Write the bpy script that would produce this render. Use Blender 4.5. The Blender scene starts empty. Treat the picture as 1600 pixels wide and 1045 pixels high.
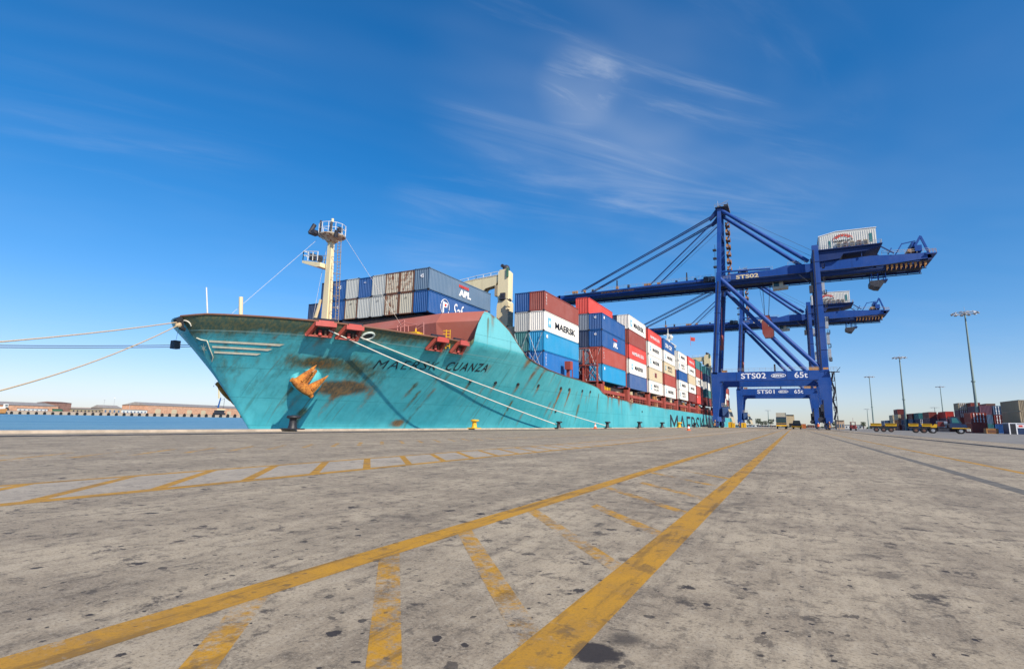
import bpy, bmesh, math, random
from math import radians, sin, cos, pi, sqrt, exp
from mathutils import Vector, Matrix
from mathutils.bvhtree import BVHTree
random.seed(7)
SC = bpy.context.scene
COL = SC.collection

# ------------------------------------------------------------------ camera
FPX, CXP, CYP, EYE = 820.0, 800.0, 522.5, 0.75       # focal length and centre in pixels of a 1600 px wide frame
def _r(u, v): return Vector((u - CXP, -(v - CYP), FPX)).normalized()
_Y = _r(1240.0, 666.6); _h = _r(840.0, 666.6 - 400 * .0185)
_Z = _Y.cross(_h).normalized()
if _Z.y < 0: _Z = -_Z
_X = _Z.cross(_Y)
if _X.x < 0: _X = -_X
RW = Matrix((_X, _Y, _Z))                             # view vector (right, up, forward) -> world
cam = bpy.data.cameras.new('camera'); camo = bpy.data.objects.new('camera', cam); COL.objects.link(camo)
cam.sensor_width = 36; cam.lens = 36 * FPX / 1600; cam.clip_start = .05; cam.clip_end = 30000
R_, U_, F_ = RW @ Vector((1, 0, 0)), RW @ Vector((0, 1, 0)), RW @ Vector((0, 0, 1))
camo.matrix_world = Matrix(((R_.x, U_.x, -F_.x, 0), (R_.y, U_.y, -F_.y, 0), (R_.z, U_.z, -F_.z, EYE), (0, 0, 0, 1)))
SC.camera = camo
def ray(u, v): return RW @ Vector((u - CXP, -(v - CYP), FPX))
def onX(u, v, x): d = ray(u, v); return d * (x / d.x) + Vector((0, 0, EYE))
def onY(u, v, y): d = ray(u, v); return d * (y / d.y) + Vector((0, 0, EYE))
def onZ(u, v, z): d = ray(u, v); return d * ((z - EYE) / d.z) + Vector((0, 0, EYE))

# ------------------------------------------------------------------ world, sun, exposure
SUN_EL, SUN_AZ = 34.0, 27.0                            # azimuth measured from +X towards -Y
sdir = Vector((cos(radians(SUN_AZ)) * cos(radians(SUN_EL)), -sin(radians(SUN_AZ)) * cos(radians(SUN_EL)), sin(radians(SUN_EL))))
sl = bpy.data.lights.new('sun', 'SUN'); sl.energy = 4.8; sl.angle = radians(.53); sl.color = (1, .91, .78)
so = bpy.data.objects.new('sun', sl); COL.objects.link(so); so.rotation_euler = sdir.to_track_quat('Z', 'Y').to_euler()
so.location = (60, -30, 80)
W = bpy.data.worlds.new('World'); SC.world = W; W.use_nodes = True
nt = W.node_tree; nt.nodes.clear()
def N(t, k, **kw):
    n = t.nodes.new(k)
    for a, b in kw.items(): setattr(n, a, b)
    return n
wo = N(nt, 'ShaderNodeOutputWorld'); bg = N(nt, 'ShaderNodeBackground'); bg.inputs[1].default_value = .135
sky = N(nt, 'ShaderNodeTexSky', sky_type='NISHITA', sun_disc=False, sun_elevation=radians(SUN_EL), sun_rotation=radians(90 + SUN_AZ),
        altitude=0, air_density=1.0, dust_density=.3, ozone_density=2.5)
hs = N(nt, 'ShaderNodeHueSaturation'); hs.inputs['Saturation'].default_value = 1.32; hs.inputs['Value'].default_value = 1.0
hs.inputs['Hue'].default_value = .498
tn = N(nt, 'ShaderNodeMix', data_type='RGBA', blend_type='MULTIPLY'); tn.inputs[0].default_value = 1; tn.inputs[7].default_value = (.93, .985, 1.13, 1)
nt.links.new(sky.outputs[0], tn.inputs[6]); nt.links.new(tn.outputs[2], hs.inputs['Color'])
v1 = N(nt, 'ShaderNodeVectorMath', operation='MULTIPLY_ADD'); v1.inputs[1].default_value = (.070, .065, .036); v1.inputs[2].default_value = (1, 1, 1); nt.links.new(hs.outputs[0], v1.inputs[0])
v2 = N(nt, 'ShaderNodeVectorMath', operation='DIVIDE'); nt.links.new(hs.outputs[0], v2.inputs[0]); nt.links.new(v1.outputs[0], v2.inputs[1])   # soft shoulder: keeps the horizon from burning out
tc = N(nt, 'ShaderNodeTexCoord'); sep = N(nt, 'ShaderNodeSeparateXYZ'); nt.links.new(tc.outputs['Generated'], sep.inputs[0])
def math_(t, op, a, b=None, c=None, clamp=False):
    n = N(t, 'ShaderNodeMath', operation=op); n.use_clamp = clamp
    for i, x in enumerate((a, b, c)):
        if x is None: continue
        if isinstance(x, (int, float)): n.inputs[i].default_value = x
        else: t.links.new(x, n.inputs[i])
    return n.outputs[0]
def ramp_(t, x, lo, hi, interp='EASE'):
    r = N(t, 'ShaderNodeMapRange', interpolation_type='SMOOTHSTEP'); r.inputs[1].default_value = lo; r.inputs[2].default_value = hi
    t.links.new(x, r.inputs[0]); return r.outputs[0]
zz = math_(nt, 'MAXIMUM', sep.outputs[2], .06)
cx_ = math_(nt, 'DIVIDE', sep.outputs[0], zz); cy_ = math_(nt, 'DIVIDE', sep.outputs[1], zz)
cb = N(nt, 'ShaderNodeCombineXYZ'); nt.links.new(cx_, cb.inputs[0]); nt.links.new(cy_, cb.inputs[1])
def cloud(rot, sc, nsc, lo, hi, det=7, dist=.6, off=0):
    m0 = N(nt, 'ShaderNodeMapping'); m0.inputs['Rotation'].default_value = (0, 0, radians(rot)); nt.links.new(cb.outputs[0], m0.inputs[0])
    mp = N(nt, 'ShaderNodeMapping'); mp.inputs['Scale'].default_value = sc
    mp.inputs['Location'].default_value = (off, off * .7, off * .3)
    nt.links.new(m0.outputs[0], mp.inputs[0])
    n = N(nt, 'ShaderNodeTexNoise'); n.inputs['Scale'].default_value = nsc; n.inputs['Detail'].default_value = det; n.inputs['Roughness'].default_value = .62
    n.inputs['Distortion'].default_value = dist
    nt.links.new(mp.outputs[0], n.inputs['Vector']); return ramp_(nt, n.outputs[0], lo, hi)
def sky_spot(u, v, r0, r1):                            # soft region round one direction of the sky
    d = ray(u, v).normalized()
    dp = N(nt, 'ShaderNodeVectorMath', operation='DOT_PRODUCT'); dp.inputs[1].default_value = d
    nm = N(nt, 'ShaderNodeVectorMath', operation='NORMALIZE'); nt.links.new(tc.outputs['Generated'], nm.inputs[0]); nt.links.new(nm.outputs[0], dp.inputs[0])
    r = N(nt, 'ShaderNodeMapRange', interpolation_type='SMOOTHSTEP'); r.inputs[1].default_value = cos(radians(r1)); r.inputs[2].default_value = cos(radians(r0))
    nt.links.new(dp.outputs['Value'], r.inputs[0]); return r.outputs[0]
ROTA = -53.0
wis = cloud(ROTA, (.40, 1.9, 1), 1.35, .47, .86, dist=.9, off=3.3)
veil = cloud(ROTA, (.5, 1.0, 1), .55, .42, .8, det=4, dist=.4, off=7.7)
m1 = sky_spot(900, 120, 3, 17); m2 = sky_spot(1110, 210, 2, 15); m3 = sky_spot(220, 80, 2, 15); m4 = sky_spot(700, 350, 1, 8); m5 = sky_spot(905, 133, 0.5, 5)
mm = math_(nt, 'ADD', math_(nt, 'MULTIPLY', m1, .52), math_(nt, 'MULTIPLY', m2, .5))
mm = math_(nt, 'ADD', mm, math_(nt, 'ADD', math_(nt, 'MULTIPLY', m3, .20), math_(nt, 'MULTIPLY', m4, .25)), clamp=True)
mm = math_(nt, 'ADD', mm, math_(nt, 'MULTIPLY', m5, .9))
wis2 = cloud(ROTA, (.7, 2.4, 1), 2.6, .46, .70, det=9, dist=1.6, off=1.9)
m6 = sky_spot(900, 136, .3, 4.2); m7 = sky_spot(948, 120, .2, 2.6); hot = math_(nt, 'MULTIPLY', math_(nt, 'MULTIPLY', wis2, math_(nt, 'ADD', m6, m7, clamp=True)), .36)
cf = math_(nt, 'ADD', math_(nt, 'MULTIPLY', wis, mm), hot)
cf = math_(nt, 'ADD', math_(nt, 'MULTIPLY', cf, .75), math_(nt, 'MULTIPLY', math_(nt, 'MULTIPLY', veil, .20), math_(nt, 'ADD', mm, .35)), clamp=True)
mx = N(nt, 'ShaderNodeMix', data_type='RGBA'); nt.links.new(cf, mx.inputs[0]); nt.links.new(v2.outputs[0], mx.inputs[6]); mx.inputs[7].default_value = (4.2, 4.6, 5.2, 1)
nt.links.new(mx.outputs[2], bg.inputs[0]); nt.links.new(bg.outputs[0], wo.inputs[0])
SC.view_settings.view_transform = 'Standard'; SC.view_settings.look = 'None'; SC.view_settings.exposure = 0.28; SC.view_settings.gamma = 1
SC.render.engine = 'CYCLES'

# ------------------------------------------------------------------ materials
def new_mat(name):
    m = bpy.data.materials.new(name); m.use_nodes = True; t = m.node_tree
    b = t.nodes['Principled BSDF']; return m, t, b
def noise(t, vec, scale, detail=5, rough=.6, dist=0.0, stretch=None, loc=None):
    if stretch or loc:
        mp = N(t, 'ShaderNodeMapping')
        if stretch: mp.inputs['Scale'].default_value = stretch
        if loc: mp.inputs['Location'].default_value = loc
        t.links.new(vec, mp.inputs[0]); vec = mp.outputs[0]
    n = N(t, 'ShaderNodeTexNoise'); n.inputs['Scale'].default_value = scale; n.inputs['Detail'].default_value = detail
    n.inputs['Roughness'].default_value = rough; n.inputs['Distortion'].default_value = dist
    t.links.new(vec, n.inputs['Vector']); return n.outputs[0]
def mixc(t, f, a, b, mode='MIX'):
    m = N(t, 'ShaderNodeMix', data_type='RGBA', blend_type=mode)
    for i, x in ((0, f), (6, a), (7, b)):
        if isinstance(x, (int, float)): m.inputs[i].default_value = x
        elif isinstance(x, tuple): m.inputs[i].default_value = (*x[:3], 1)
        else: t.links.new(x, m.inputs[i])
    return m.outputs[2]
def bump(t, b, h, strength=.3, dist=.02):
    n = N(t, 'ShaderNodeBump'); n.inputs['Strength'].default_value = strength; n.inputs['Distance'].default_value = dist
    t.links.new(h, n.inputs['Height']); t.links.new(n.outputs[0], b.inputs['Normal'])
def objvec(t):
    """object coordinates shifted by a random amount for every object"""
    c = N(t, 'ShaderNodeTexCoord'); oi = N(t, 'ShaderNodeObjectInfo')
    a = N(t, 'ShaderNodeVectorMath', operation='ADD'); s = math_(t, 'MULTIPLY', oi.outputs['Random'], 90.0)
    t.links.new(c.outputs['Object'], a.inputs[0]); t.links.new(s, a.inputs[1]); return a.outputs[0], oi.outputs['Random']
def paint(name, col, rough=.5, rust=.25, streak=.35, fade=.25, scale=1.0, metallic=0, rustcol=(.16, .055, .02), spec=.35):
    m, t, b = new_mat(name); v, rnd = objvec(t)
    n1 = noise(t, v, .35 * scale, 4)
    n2 = noise(t, v, 1.0, 6, .65, stretch=(2.2 * scale, 2.2 * scale, .16 * scale))
    n3 = noise(t, v, 2.2 * scale, 8, .7)
    pale = tuple(min(1, c * .72 + .14) for c in col); dark = tuple(c * .55 for c in col)
    c = mixc(t, math_(t, 'MULTIPLY', ramp_(t, n1, .35, .75), fade), col, pale)
    c = mixc(t, math_(t, 'MULTIPLY', ramp_(t, n2, .48, .75), streak), c, dark)
    c = mixc(t, math_(t, 'MULTIPLY', ramp_(t, math_(t, 'ADD', math_(t, 'MULTIPLY', n3, .6), math_(t, 'MULTIPLY', n2, .4)), .66 - rust * .22, .76 - rust * .2), min(1, rust * 2.6)), c, rustcol)
    t.links.new(c, b.inputs['Base Color']); b.inputs['Roughness'].default_value = rough; b.inputs['Metallic'].default_value = metallic
    b.inputs['Specular IOR Level'].default_value = spec
    bump(t, b, n3, .12, .02); return m
def plain(name, col, rough=.6, var=.25, scale=3, metallic=0, bumpy=.2):
    m, t, b = new_mat(name); v, rnd = objvec(t); n = noise(t, v, scale, 6, .65)
    c = mixc(t, ramp_(t, n, .3, .7), tuple(x * (1 - var) for x in col), tuple(min(1, x * (1 + var)) for x in col))
    t.links.new(c, b.inputs['Base Color']); b.inputs['Roughness'].default_value = rough; b.inputs['Metallic'].default_value = metallic
    bump(t, b, n, bumpy, .02); return m
M = {}
M['blue'] = paint('crane_blue', (.006, .060, .28), .5, .12, .42, .20, .5)
M['blue2'] = paint('crane_blue_deep', (.006, .028, .13), .55, .05, .3, .12, .4)
M['darksteel'] = plain('dark_greased_steel', (.035, .035, .045), .55, .5)
M['gal'] = plain('galvanised_steel', (.42, .42, .43), .45, .2, metallic=.3)
M['orange'] = paint('orange_paint', (.50, .24, .075), .6, .35, .5, .3)
M['whitepaint'] = paint('white_machinery_paint', (.66, .65, .60), .55, .04, .2, .1, .3)
M['lettering_white'] = plain('white_lettering', (.85, .85, .85), .5, .04)
M['lettering_yellow'] = plain('pale_yellow_lettering', (.75, .62, .35), .5, .1)
M['lettering_orange'] = plain('orange_lettering', (.80, .40, .16), .5, .1)
M['lettering_black'] = plain('black_lettering', (.015, .017, .025), .5, .3)
M['lettering_red'] = plain('red_lettering', (.62, .05, .03), .5, .1)
M['star_blue'] = plain('pale_blue_panel', (.16, .48, .66), .5, .06)
M['red'] = paint('red_oxide_paint', (.33, .060, .040), .6, .15, .3, .25)
M['redbright'] = paint('bright_red_paint', (.44, .06, .045), .5, .12, .3, .2)
M['cream'] = paint('cream_ship_paint', (.76, .65, .40), .5, .16, .35, .2, .8)
M['rustorange'] = paint('orange_rust', (.72, .25, .03), .85, .18, .3, .2, 1.5, rustcol=(.22, .06, .015))
M['anchor_rust'], _t, _b = new_mat('scaly_anchor_rust'); _v, _q = objvec(_t); _n = noise(_t, _v, 1.6, 7, .7); _m = noise(_t, _v, 6, 8, .75)
_c = mixc(_t, ramp_(_t, _n, .40, .62), (.62, .23, .035), (.34, .10, .02)); _c = mixc(_t, math_(_t, 'MULTIPLY', ramp_(_t, _m, .52, .62), .8), _c, (.16, .055, .02)); _c = mixc(_t, math_(_t, 'MULTIPLY', ramp_(_t, _m, .44, .36), .5), _c, (.85, .42, .12))
_t.links.new(_c, _b.inputs['Base Color']); _b.inputs['Roughness'].default_value = .9; bump(_t, _b, _m, .9, .12)
M['black'] = plain('black_iron', (.022, .022, .026), .5, .4, 8)
M['rubber'] = plain('rubber', (.02, .02, .022), .8, .3, 8)
M['yellow'] = paint('safety_yellow', (.75, .42, .015), .5, .12, .2, .15, 2)
M['rope'] = plain('pale_rope', (.50, .37, .22), .9, .2, 20)
M['ropewhite'] = plain('white_rope', (.70, .65, .56), .9, .12, 20)
M['ropedark'] = plain('dark_wire', (.05, .055, .07), .7, .2, 20)
M['glass'], _t, _b = new_mat('dark_glass'); _b.inputs['Base Color'].default_value = (.02, .05, .06, 1); _b.inputs['Roughness'].default_value = .08
M['white'] = paint('white_ship_paint', (.74, .73, .68), .5, .08, .2, .1)
M['greyb'] = plain('light_concrete', (.47, .39, .30), .85, .2, 1.5)
M['brick'] = plain('orange_brick', (.56, .31, .19), .85, .18, .2)  # lightened so that distance haze sits in the brick colour
M['brick2'] = plain('brown_brick', (.24, .13, .10), .85, .2, .2)
M['roofgrey'] = plain('grey_roof_sheet', (.30, .27, .24), .7, .15, .2)
M['sand'] = plain('sand', (.50, .36, .24), .95, .1, .02)
M['hivis'] = plain('orange_workwear', (.85, .16, .05), .8, .1)
M['skin'] = plain('skin', (.35, .2, .13), .6, .1)
M['darkcloth'] = plain('dark_trousers', (.03, .035, .06), .9, .2)
M['pole_green'] = paint('grey_green_pole', (.20, .27, .25), .5, .05, .2, .15)
M['leaf'] = plain('foliage', (.05, .075, .03), .9, .4, 2)

CC = dict(blue=(.008, .080, .27), navy=(.010, .034, .10), cobalt=(.004, .14, .42), cyan=(.01, .26, .50), periwinkle=(.05, .11, .27), slate=(.09, .16, .25),
          red=(.36, .065, .045), oxide=(.26, .055, .04), scarlet=(.60, .055, .04), maroon=(.20, .035, .03), white=(.76, .74, .67), grey=(.42, .44, .42),
          greige=(.44, .42, .34), rusty=(.46, .42, .33), beige=(.55, .46, .30), teal=(.04, .18, .19), orange=(.55, .17, .05), green=(.05, .16, .09), purple=(.16, .07, .10),
          brown=(.20, .10, .07), dusty=(.17, .21, .27), tan=(.34, .27, .17))
for k, c in CC.items():
    M['c_' + k] = paint(k + '_container_paint', c, .48, {'rusty': .85, 'greige': .45, 'grey': .3, 'maroon': .2, 'white': .1}.get(k, .16), .32, .22)
M['c_frame_rust'] = paint('rusty_container_frame', (.18, .08, .045), .7, .5, .4, .2)

# ------------------------------------------------------------------ mesh builder
class MB:
    def __init__(s): s.v = []; s.f = []; s.m = []; s.s = []
    def add(s, vs, fs, m=0, sm=False):
        o = len(s.v); s.v += [tuple(v) for v in vs]
        for f in fs: s.f.append([o + i for i in f]); s.m.append(m); s.s.append(sm)
        return s
    def box(s, x0, x1, y0, y1, z0, z1, m=0):
        if x1 < x0: x0, x1 = x1, x0
        if y1 < y0: y0, y1 = y1, y0
        if z1 < z0: z0, z1 = z1, z0
        return s.add([(x, y, z) for z in (z0, z1) for y in (y0, y1) for x in (x0, x1)],
                     [(0, 2, 3, 1), (4, 5, 7, 6), (0, 1, 5, 4), (2, 6, 7, 3), (0, 4, 6, 2), (1, 3, 7, 5)], m)
    def beam(s, p, q, w, h, m=0, w1=None, h1=None, up=(0, 0, 1)):
        p, q = Vector(p), Vector(q); d = (q - p).normalized(); up = Vector(up)
        if abs(d.dot(up)) > .98: up = Vector((0, 1, 0))
        a = d.cross(up).normalized(); b = a.cross(d).normalized(); w1 = w if w1 is None else w1; h1 = h if h1 is None else h1; vs = []
        for c, ww, hh in ((p, w, h), (q, w1, h1)):
            vs += [c - a * ww / 2 - b * hh / 2, c + a * ww / 2 - b * hh / 2, c + a * ww / 2 + b * hh / 2, c - a * ww / 2 + b * hh / 2]
        return s.add(vs, [(0, 3, 2, 1), (4, 5, 6, 7), (0, 1, 5, 4), (1, 2, 6, 5), (2, 3, 7, 6), (3, 0, 4, 7)], m)
    def tube(s, p, q, r, n=10, r1=None, m=0, caps=True):
        p, q = Vector(p), Vector(q); d = (q - p).normalized(); up = Vector((0, 0, 1)) if abs(d.z) < .95 else Vector((0, 1, 0))
        a = d.cross(up).normalized(); b = a.cross(d).normalized(); r1 = r if r1 is None else r1
        vs = [c + (a * cos(2 * pi * i / n) + b * sin(2 * pi * i / n)) * rr for c, rr in ((p, r), (q, r1)) for i in range(n)]
        s.add(vs, [(i, (i + 1) % n, n + (i + 1) % n, n + i) for i in range(n)], m, True)
        if caps: s.add(vs, [tuple(range(n))[::-1], tuple(range(n, 2 * n))], m)
        return s
    def path(s, pts, r, n=6, m=0):
        pts = [Vector(p) for p in pts]; vs = []
        for i, p in enumerate(pts):
            d = (pts[min(i + 1, len(pts) - 1)] - pts[max(i - 1, 0)]).normalized(); up = Vector((0, 0, 1)) if abs(d.z) < .95 else Vector((0, 1, 0))
            a = d.cross(up).normalized(); b = a.cross(d).normalized()
            vs += [p + (a * cos(2 * pi * k / n) + b * sin(2 * pi * k / n)) * r for k in range(n)]
        return s.add(vs, [(i * n + k, i * n + (k + 1) % n, (i + 1) * n + (k + 1) % n, (i + 1) * n + k) for i in range(len(pts) - 1) for k in range(n)], m, True)
    def prism(s, poly, y0, y1, m=0):                   # polygon in x,z pushed along y
        n = len(poly); vs = [(x, y0, z) for x, z in poly] + [(x, y1, z) for x, z in poly]
        return s.add(vs, [tuple(range(n))[::-1], tuple(range(n, 2 * n))] + [(i, (i + 1) % n, n + (i + 1) % n, n + i) for i in range(n)], m)
    def extr(s, base, off, m=0):                       # planar 3-D polygon extruded by a vector
        n = len(base); off = Vector(off); vs = [Vector(p) for p in base] + [Vector(p) + off for p in base]
        return s.add(vs, [tuple(range(n))[::-1], tuple(range(n, 2 * n))] + [(i, (i + 1) % n, n + (i + 1) % n, n + i) for i in range(n)], m)
    def lathe(s, prof, c=(0, 0, 0), n=16, m=0):        # profile of (radius, z)
        c = Vector(c); vs = [c + Vector((r * cos(2 * pi * i / n), r * sin(2 * pi * i / n), z)) for r, z in prof for i in range(n)]
        k = len(prof)
        s.add(vs, [(j * n + i, j * n + (i + 1) % n, (j + 1) * n + (i + 1) % n, (j + 1) * n + i) for j in range(k - 1) for i in range(n)], m, True)
        return s.add(vs, [tuple(range(n))[::-1], tuple(range((k - 1) * n, k * n))], m)
    def rail(s, p, q, h=1.1, step=2.0, r=.035, m=0, rails=2):
        p, q = Vector(p), Vector(q); L = (q - p).length; n = max(1, int(L / step))
        for i in range(n + 1):
            a = p.lerp(q, i / n); s.beam(a, a + Vector((0, 0, h)), r * 2, r * 2, m)
        for k in range(rails):
            z = Vector((0, 0, h * (1 - k * .45))); s.beam(p + z, q + z, r * 2, r * 2, m)
        return s
    def mesh(s, name, mats, org=(0, 0, 0)):
        me = bpy.data.meshes.new(name); o = Vector(org)
        me.from_pydata([tuple(Vector(v) - o) for v in s.v], [], s.f)
        for x in mats: me.materials.append(x)
        me.polygons.foreach_set('material_index', s.m); me.polygons.foreach_set('use_smooth', s.s)
        bm = bmesh.new(); bm.from_mesh(me); bmesh.ops.recalc_face_normals(bm, faces=bm.faces); bm.to_mesh(me); bm.free()
        me.update(); return me
    def build(s, name, mats, parent=None, org=None):
        if not isinstance(mats, (list, tuple)): mats = [mats]
        mats = [M[x] if isinstance(x, str) else x for x in mats]
        if org is None: org = wloc(parent) if parent else (0, 0, 0)
        ob = bpy.data.objects.new(name, s.mesh(name, mats, org)); COL.objects.link(ob)
        if parent: ob.parent = parent; ob['wl'] = tuple(org); ob.location = Vector(org) - wloc(parent)
        else: ob.location = org
        return ob
WL = {}
def wloc(o):
    p = Vector((0, 0, 0))
    while o is not None: p += Vector(o.location); o = o.parent
    return p
def tag(o, label=None, cat=None, group=None, kind=None):
    if label: o['label'] = label
    if cat: o['category'] = cat
    if group: o['group'] = group
    if kind: o['kind'] = kind
    return o
def thing(name, label, cat, loc=(0, 0, 0), group=None, rotz=0):
    o = bpy.data.objects.new(name, None); COL.objects.link(o); o.location = loc; o.rotation_euler = (0, 0, rotz); o.empty_display_size = .5
    return tag(o, label, cat, group)
def part(name, me, parent, loc=(0, 0, 0), mats=None, rot=None):
    o = bpy.data.objects.new(name, me); COL.objects.link(o); o.parent = parent; o.location = loc
    if rot: o.rotation_euler = rot
    if mats:
        for i, x in enumerate(mats): o.material_slots[i].link = 'OBJECT'; o.material_slots[i].material = M[x]
    return o
def copy_tree(o, parent=None):
    c = o.copy(); COL.objects.link(c); c.parent = parent
    for ch in list(o.children): copy_tree(ch, c)
    return c
_tx = {}
def text_pts(body, size=1.0, bold=0.0, shear=0.0, spacing=1.0):
    """letter outlines as a flat triangulated mesh: list of 2-D points and faces, left edge and baseline at zero"""
    key = (body, bold, shear, spacing)
    if key not in _tx:
        c = bpy.data.curves.new('t', 'FONT'); c.body = body; c.size = 1; c.offset = bold; c.shear = shear; c.space_character = spacing; c.resolution_u = 3
        ob = bpy.data.objects.new('t', c); COL.objects.link(ob); bpy.context.view_layer.update()
        me = ob.to_mesh(); vs = [(v.co.x, v.co.y) for v in me.vertices]; fs = [tuple(p.vertices) for p in me.polygons]
        ob.to_mesh_clear(); bpy.data.objects.remove(ob); bpy.data.curves.remove(c)
        x0 = min(v[0] for v in vs); y0 = min(v[1] for v in vs); x1 = max(v[0] for v in vs); y1 = max(v[1] for v in vs)
        _tx[key] = ([(x - x0, y - y0) for x, y in vs], fs, x1 - x0, y1 - y0)
    return _tx[key]
def add_text(mb, body, fn, w, h, m=0, **kw):
    vs, fs, tw, th = text_pts(body, **kw)
    mb.add([fn(x / tw * w, y / th * h) for x, y in vs], fs, m); return mb

# ------------------------------------------------------------------ ground, water
def concrete_nodes(t, b, tint=(1, 1, 1)):
    g = N(t, 'ShaderNodeNewGeometry'); v = g.outputs['Position']
    big = noise(t, v, .09, 4, .6); mid = noise(t, v, .9, 7, .68); fine = noise(t, v, 9, 9, .80); grit = noise(t, v, 75, 5, .8); drag = noise(t, v, 1.0, 9, .76, 0, stretch=(11, 2.6, 1)); drag2 = noise(t, v, 1.0, 8, .74, .2, stretch=(3.4, .75, 1), loc=(7, 1, 0))
    lane = noise(t, v, 1.0, 4, .55, stretch=(.9, .022, 1)); lane2 = noise(t, v, 1.0, 5, .6, stretch=(3.2, .10, 1), loc=(3, 8, 0))
    c = mixc(t, ramp_(t, mid, .38, .62), (.325, .275, .215), (.50, .43, .335))
    c = mixc(t, math_(t, 'MULTIPLY', ramp_(t, big, .4, .65), .40), c, (.37, .315, .245))
    c = mixc(t, math_(t, 'MULTIPLY', ramp_(t, lane, .48, .68), .36), c, (.175, .148, .118))
    c = mixc(t, math_(t, 'MULTIPLY', ramp_(t, lane2, .55, .75), .42), c, (.125, .108, .092))
    c = mixc(t, math_(t, 'MULTIPLY', ramp_(t, drag2, .50, .64), .34), c, (.150, .126, .105)); c = mixc(t, math_(t, 'MULTIPLY', ramp_(t, drag, .52, .62), .42), c, (.105, .090, .078)); c = mixc(t, math_(t, 'MULTIPLY', ramp_(t, drag, .47, .38), .35), c, (.50, .44, .36))
    c = mixc(t, math_(t, 'MULTIPLY', ramp_(t, fine, .51, .61), .60), c, (.10, .086, .072))
    c = mixc(t, math_(t, 'MULTIPLY', ramp_(t, fine, .47, .37), .45), c, (.47, .42, .35))
    c = mixc(t, math_(t, 'MULTIPLY', ramp_(t, grit, .53, .62), .60), c, (.07, .062, .055))
    c = mixc(t, math_(t, 'MULTIPLY', ramp_(t, grit, .45, .37), .50), c, (.56, .51, .44))
    if tint != (1, 1, 1): c = mixc(t, 1.0, c, tint, 'MULTIPLY')
    c = mixc(t, 1.0, c, (.99, .925, .80), 'MULTIPLY')
    # oil drips, chewing-gum sized to hand sized, each with its own radius
    wv = N(t, 'ShaderNodeVectorMath', operation='ADD'); nz = N(t, 'ShaderNodeTexNoise'); nz.inputs['Scale'].default_value = 6; nz.inputs['Detail'].default_value = 5; t.links.new(v, nz.inputs['Vector'])
    sb = N(t, 'ShaderNodeVectorMath', operation='SCALE'); sb.inputs['Scale'].default_value = .10; t.links.new(nz.outputs['Color'], sb.inputs[0])
    t.links.new(v, wv.inputs[0]); t.links.new(sb.outputs[0], wv.inputs[1])
    spot = None
    for sc, r0, prob, amt in ((15, .07, .55, .95), (6.5, .060, .62, .92), (2.8, .050, .55, .9), (1.1, .035, .65, .8)):
        vo = N(t, 'ShaderNodeTexVoronoi', voronoi_dimensions='2D'); vo.inputs['Scale'].default_value = sc; t.links.new(wv.outputs[0], vo.inputs['Vector'])
        sc_ = N(t, 'ShaderNodeSeparateColor'); t.links.new(vo.outputs['Color'], sc_.inputs[0])
        keep = math_(t, 'GREATER_THAN', sc_.outputs[0], prob)
        rad = math_(t, 'MULTIPLY', sc_.outputs[1], r0 * 2.4)
        edge = math_(t, 'ADD', math_(t, 'SUBTRACT', rad, vo.outputs['Distance']), math_(t, 'MULTIPLY', math_(t, 'SUBTRACT', math_(t, 'ADD', math_(t, 'MULTIPLY', fine, .5), math_(t, 'MULTIPLY', drag, .5)), .5), .75))
        s_ = ramp_(t, edge, 0, r0 * .45); s_ = math_(t, 'MULTIPLY', math_(t, 'MULTIPLY', s_, keep), math_(t, 'MULTIPLY', math_(t, 'ADD', sc_.outputs[2], .25, clamp=True), amt))
        spot = s_ if spot is None else math_(t, 'MAXIMUM', spot, s_)
    # ragged patches of dirt
    pat = noise(t, v, .7, 9, .74, .5, loc=(11, 4, 0)); pat = math_(t, 'MULTIPLY', ramp_(t, pat, .58, .65), .40)
    pat2 = noise(t, v, 3.4, 8, .75, .3, loc=(5, 2, 0)); pat2 = math_(t, 'MULTIPLY', ramp_(t, pat2, .575, .64), .72)
    dirt = math_(t, 'MAXIMUM', spot, math_(t, 'MAXIMUM', pat, pat2))
    # one big oil patch close by
    dv = N(t, 'ShaderNodeVectorMath', operation='DISTANCE'); dv.inputs[1].default_value = (-.66, 1.77, -.03)
    mp = N(t, 'ShaderNodeMapping'); mp.inputs['Scale'].default_value = (1, 1, 1); t.links.new(wv.outputs[0], mp.inputs[0]); mp.inputs['Location'].default_value = (-.08, -.08, -.08)
    t.links.new(mp.outputs[0], dv.inputs[0]); oil = math_(t, 'MULTIPLY', ramp_(t, math_(t, 'ADD', dv.outputs['Value'], math_(t, 'MULTIPLY', fine, .16)), .185, .15), .95)
    dv2 = N(t, 'ShaderNodeVectorMath', operation='DISTANCE'); dv2.inputs[1].default_value = (-.60, 1.93, -.03); t.links.new(mp.outputs[0], dv2.inputs[0])
    oil2 = math_(t, 'MULTIPLY', ramp_(t, math_(t, 'ADD', dv2.outputs['Value'], math_(t, 'MULTIPLY', fine, .16)), .175, .10), .75)
    dirt = math_(t, 'MAXIMUM', dirt, math_(t, 'MAXIMUM', oil, oil2))
    # slab joints
    br = N(t, 'ShaderNodeTexBrick'); br.inputs['Scale'].default_value = 1.0; br.inputs['Mortar Size'].default_value = .010; br.inputs['Brick Width'].default_value = 5.2; br.inputs['Row Height'].default_value = 4.9
    br.offset = 0; br.inputs['Color1'].default_value = br.inputs['Color2'].default_value = (0, 0, 0, 1); br.inputs['Mortar'].default_value = (1, 1, 1, 1); t.links.new(v, br.inputs['Vector'])
    joint = math_(t, 'MULTIPLY', br.outputs['Fac'], .12)
    h = math_(t, 'ADD', math_(t, 'MULTIPLY', fine, .8), math_(t, 'MULTIPLY', grit, .35))
    return c, dirt, joint, h, (fine, mid, grit, v)
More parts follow.
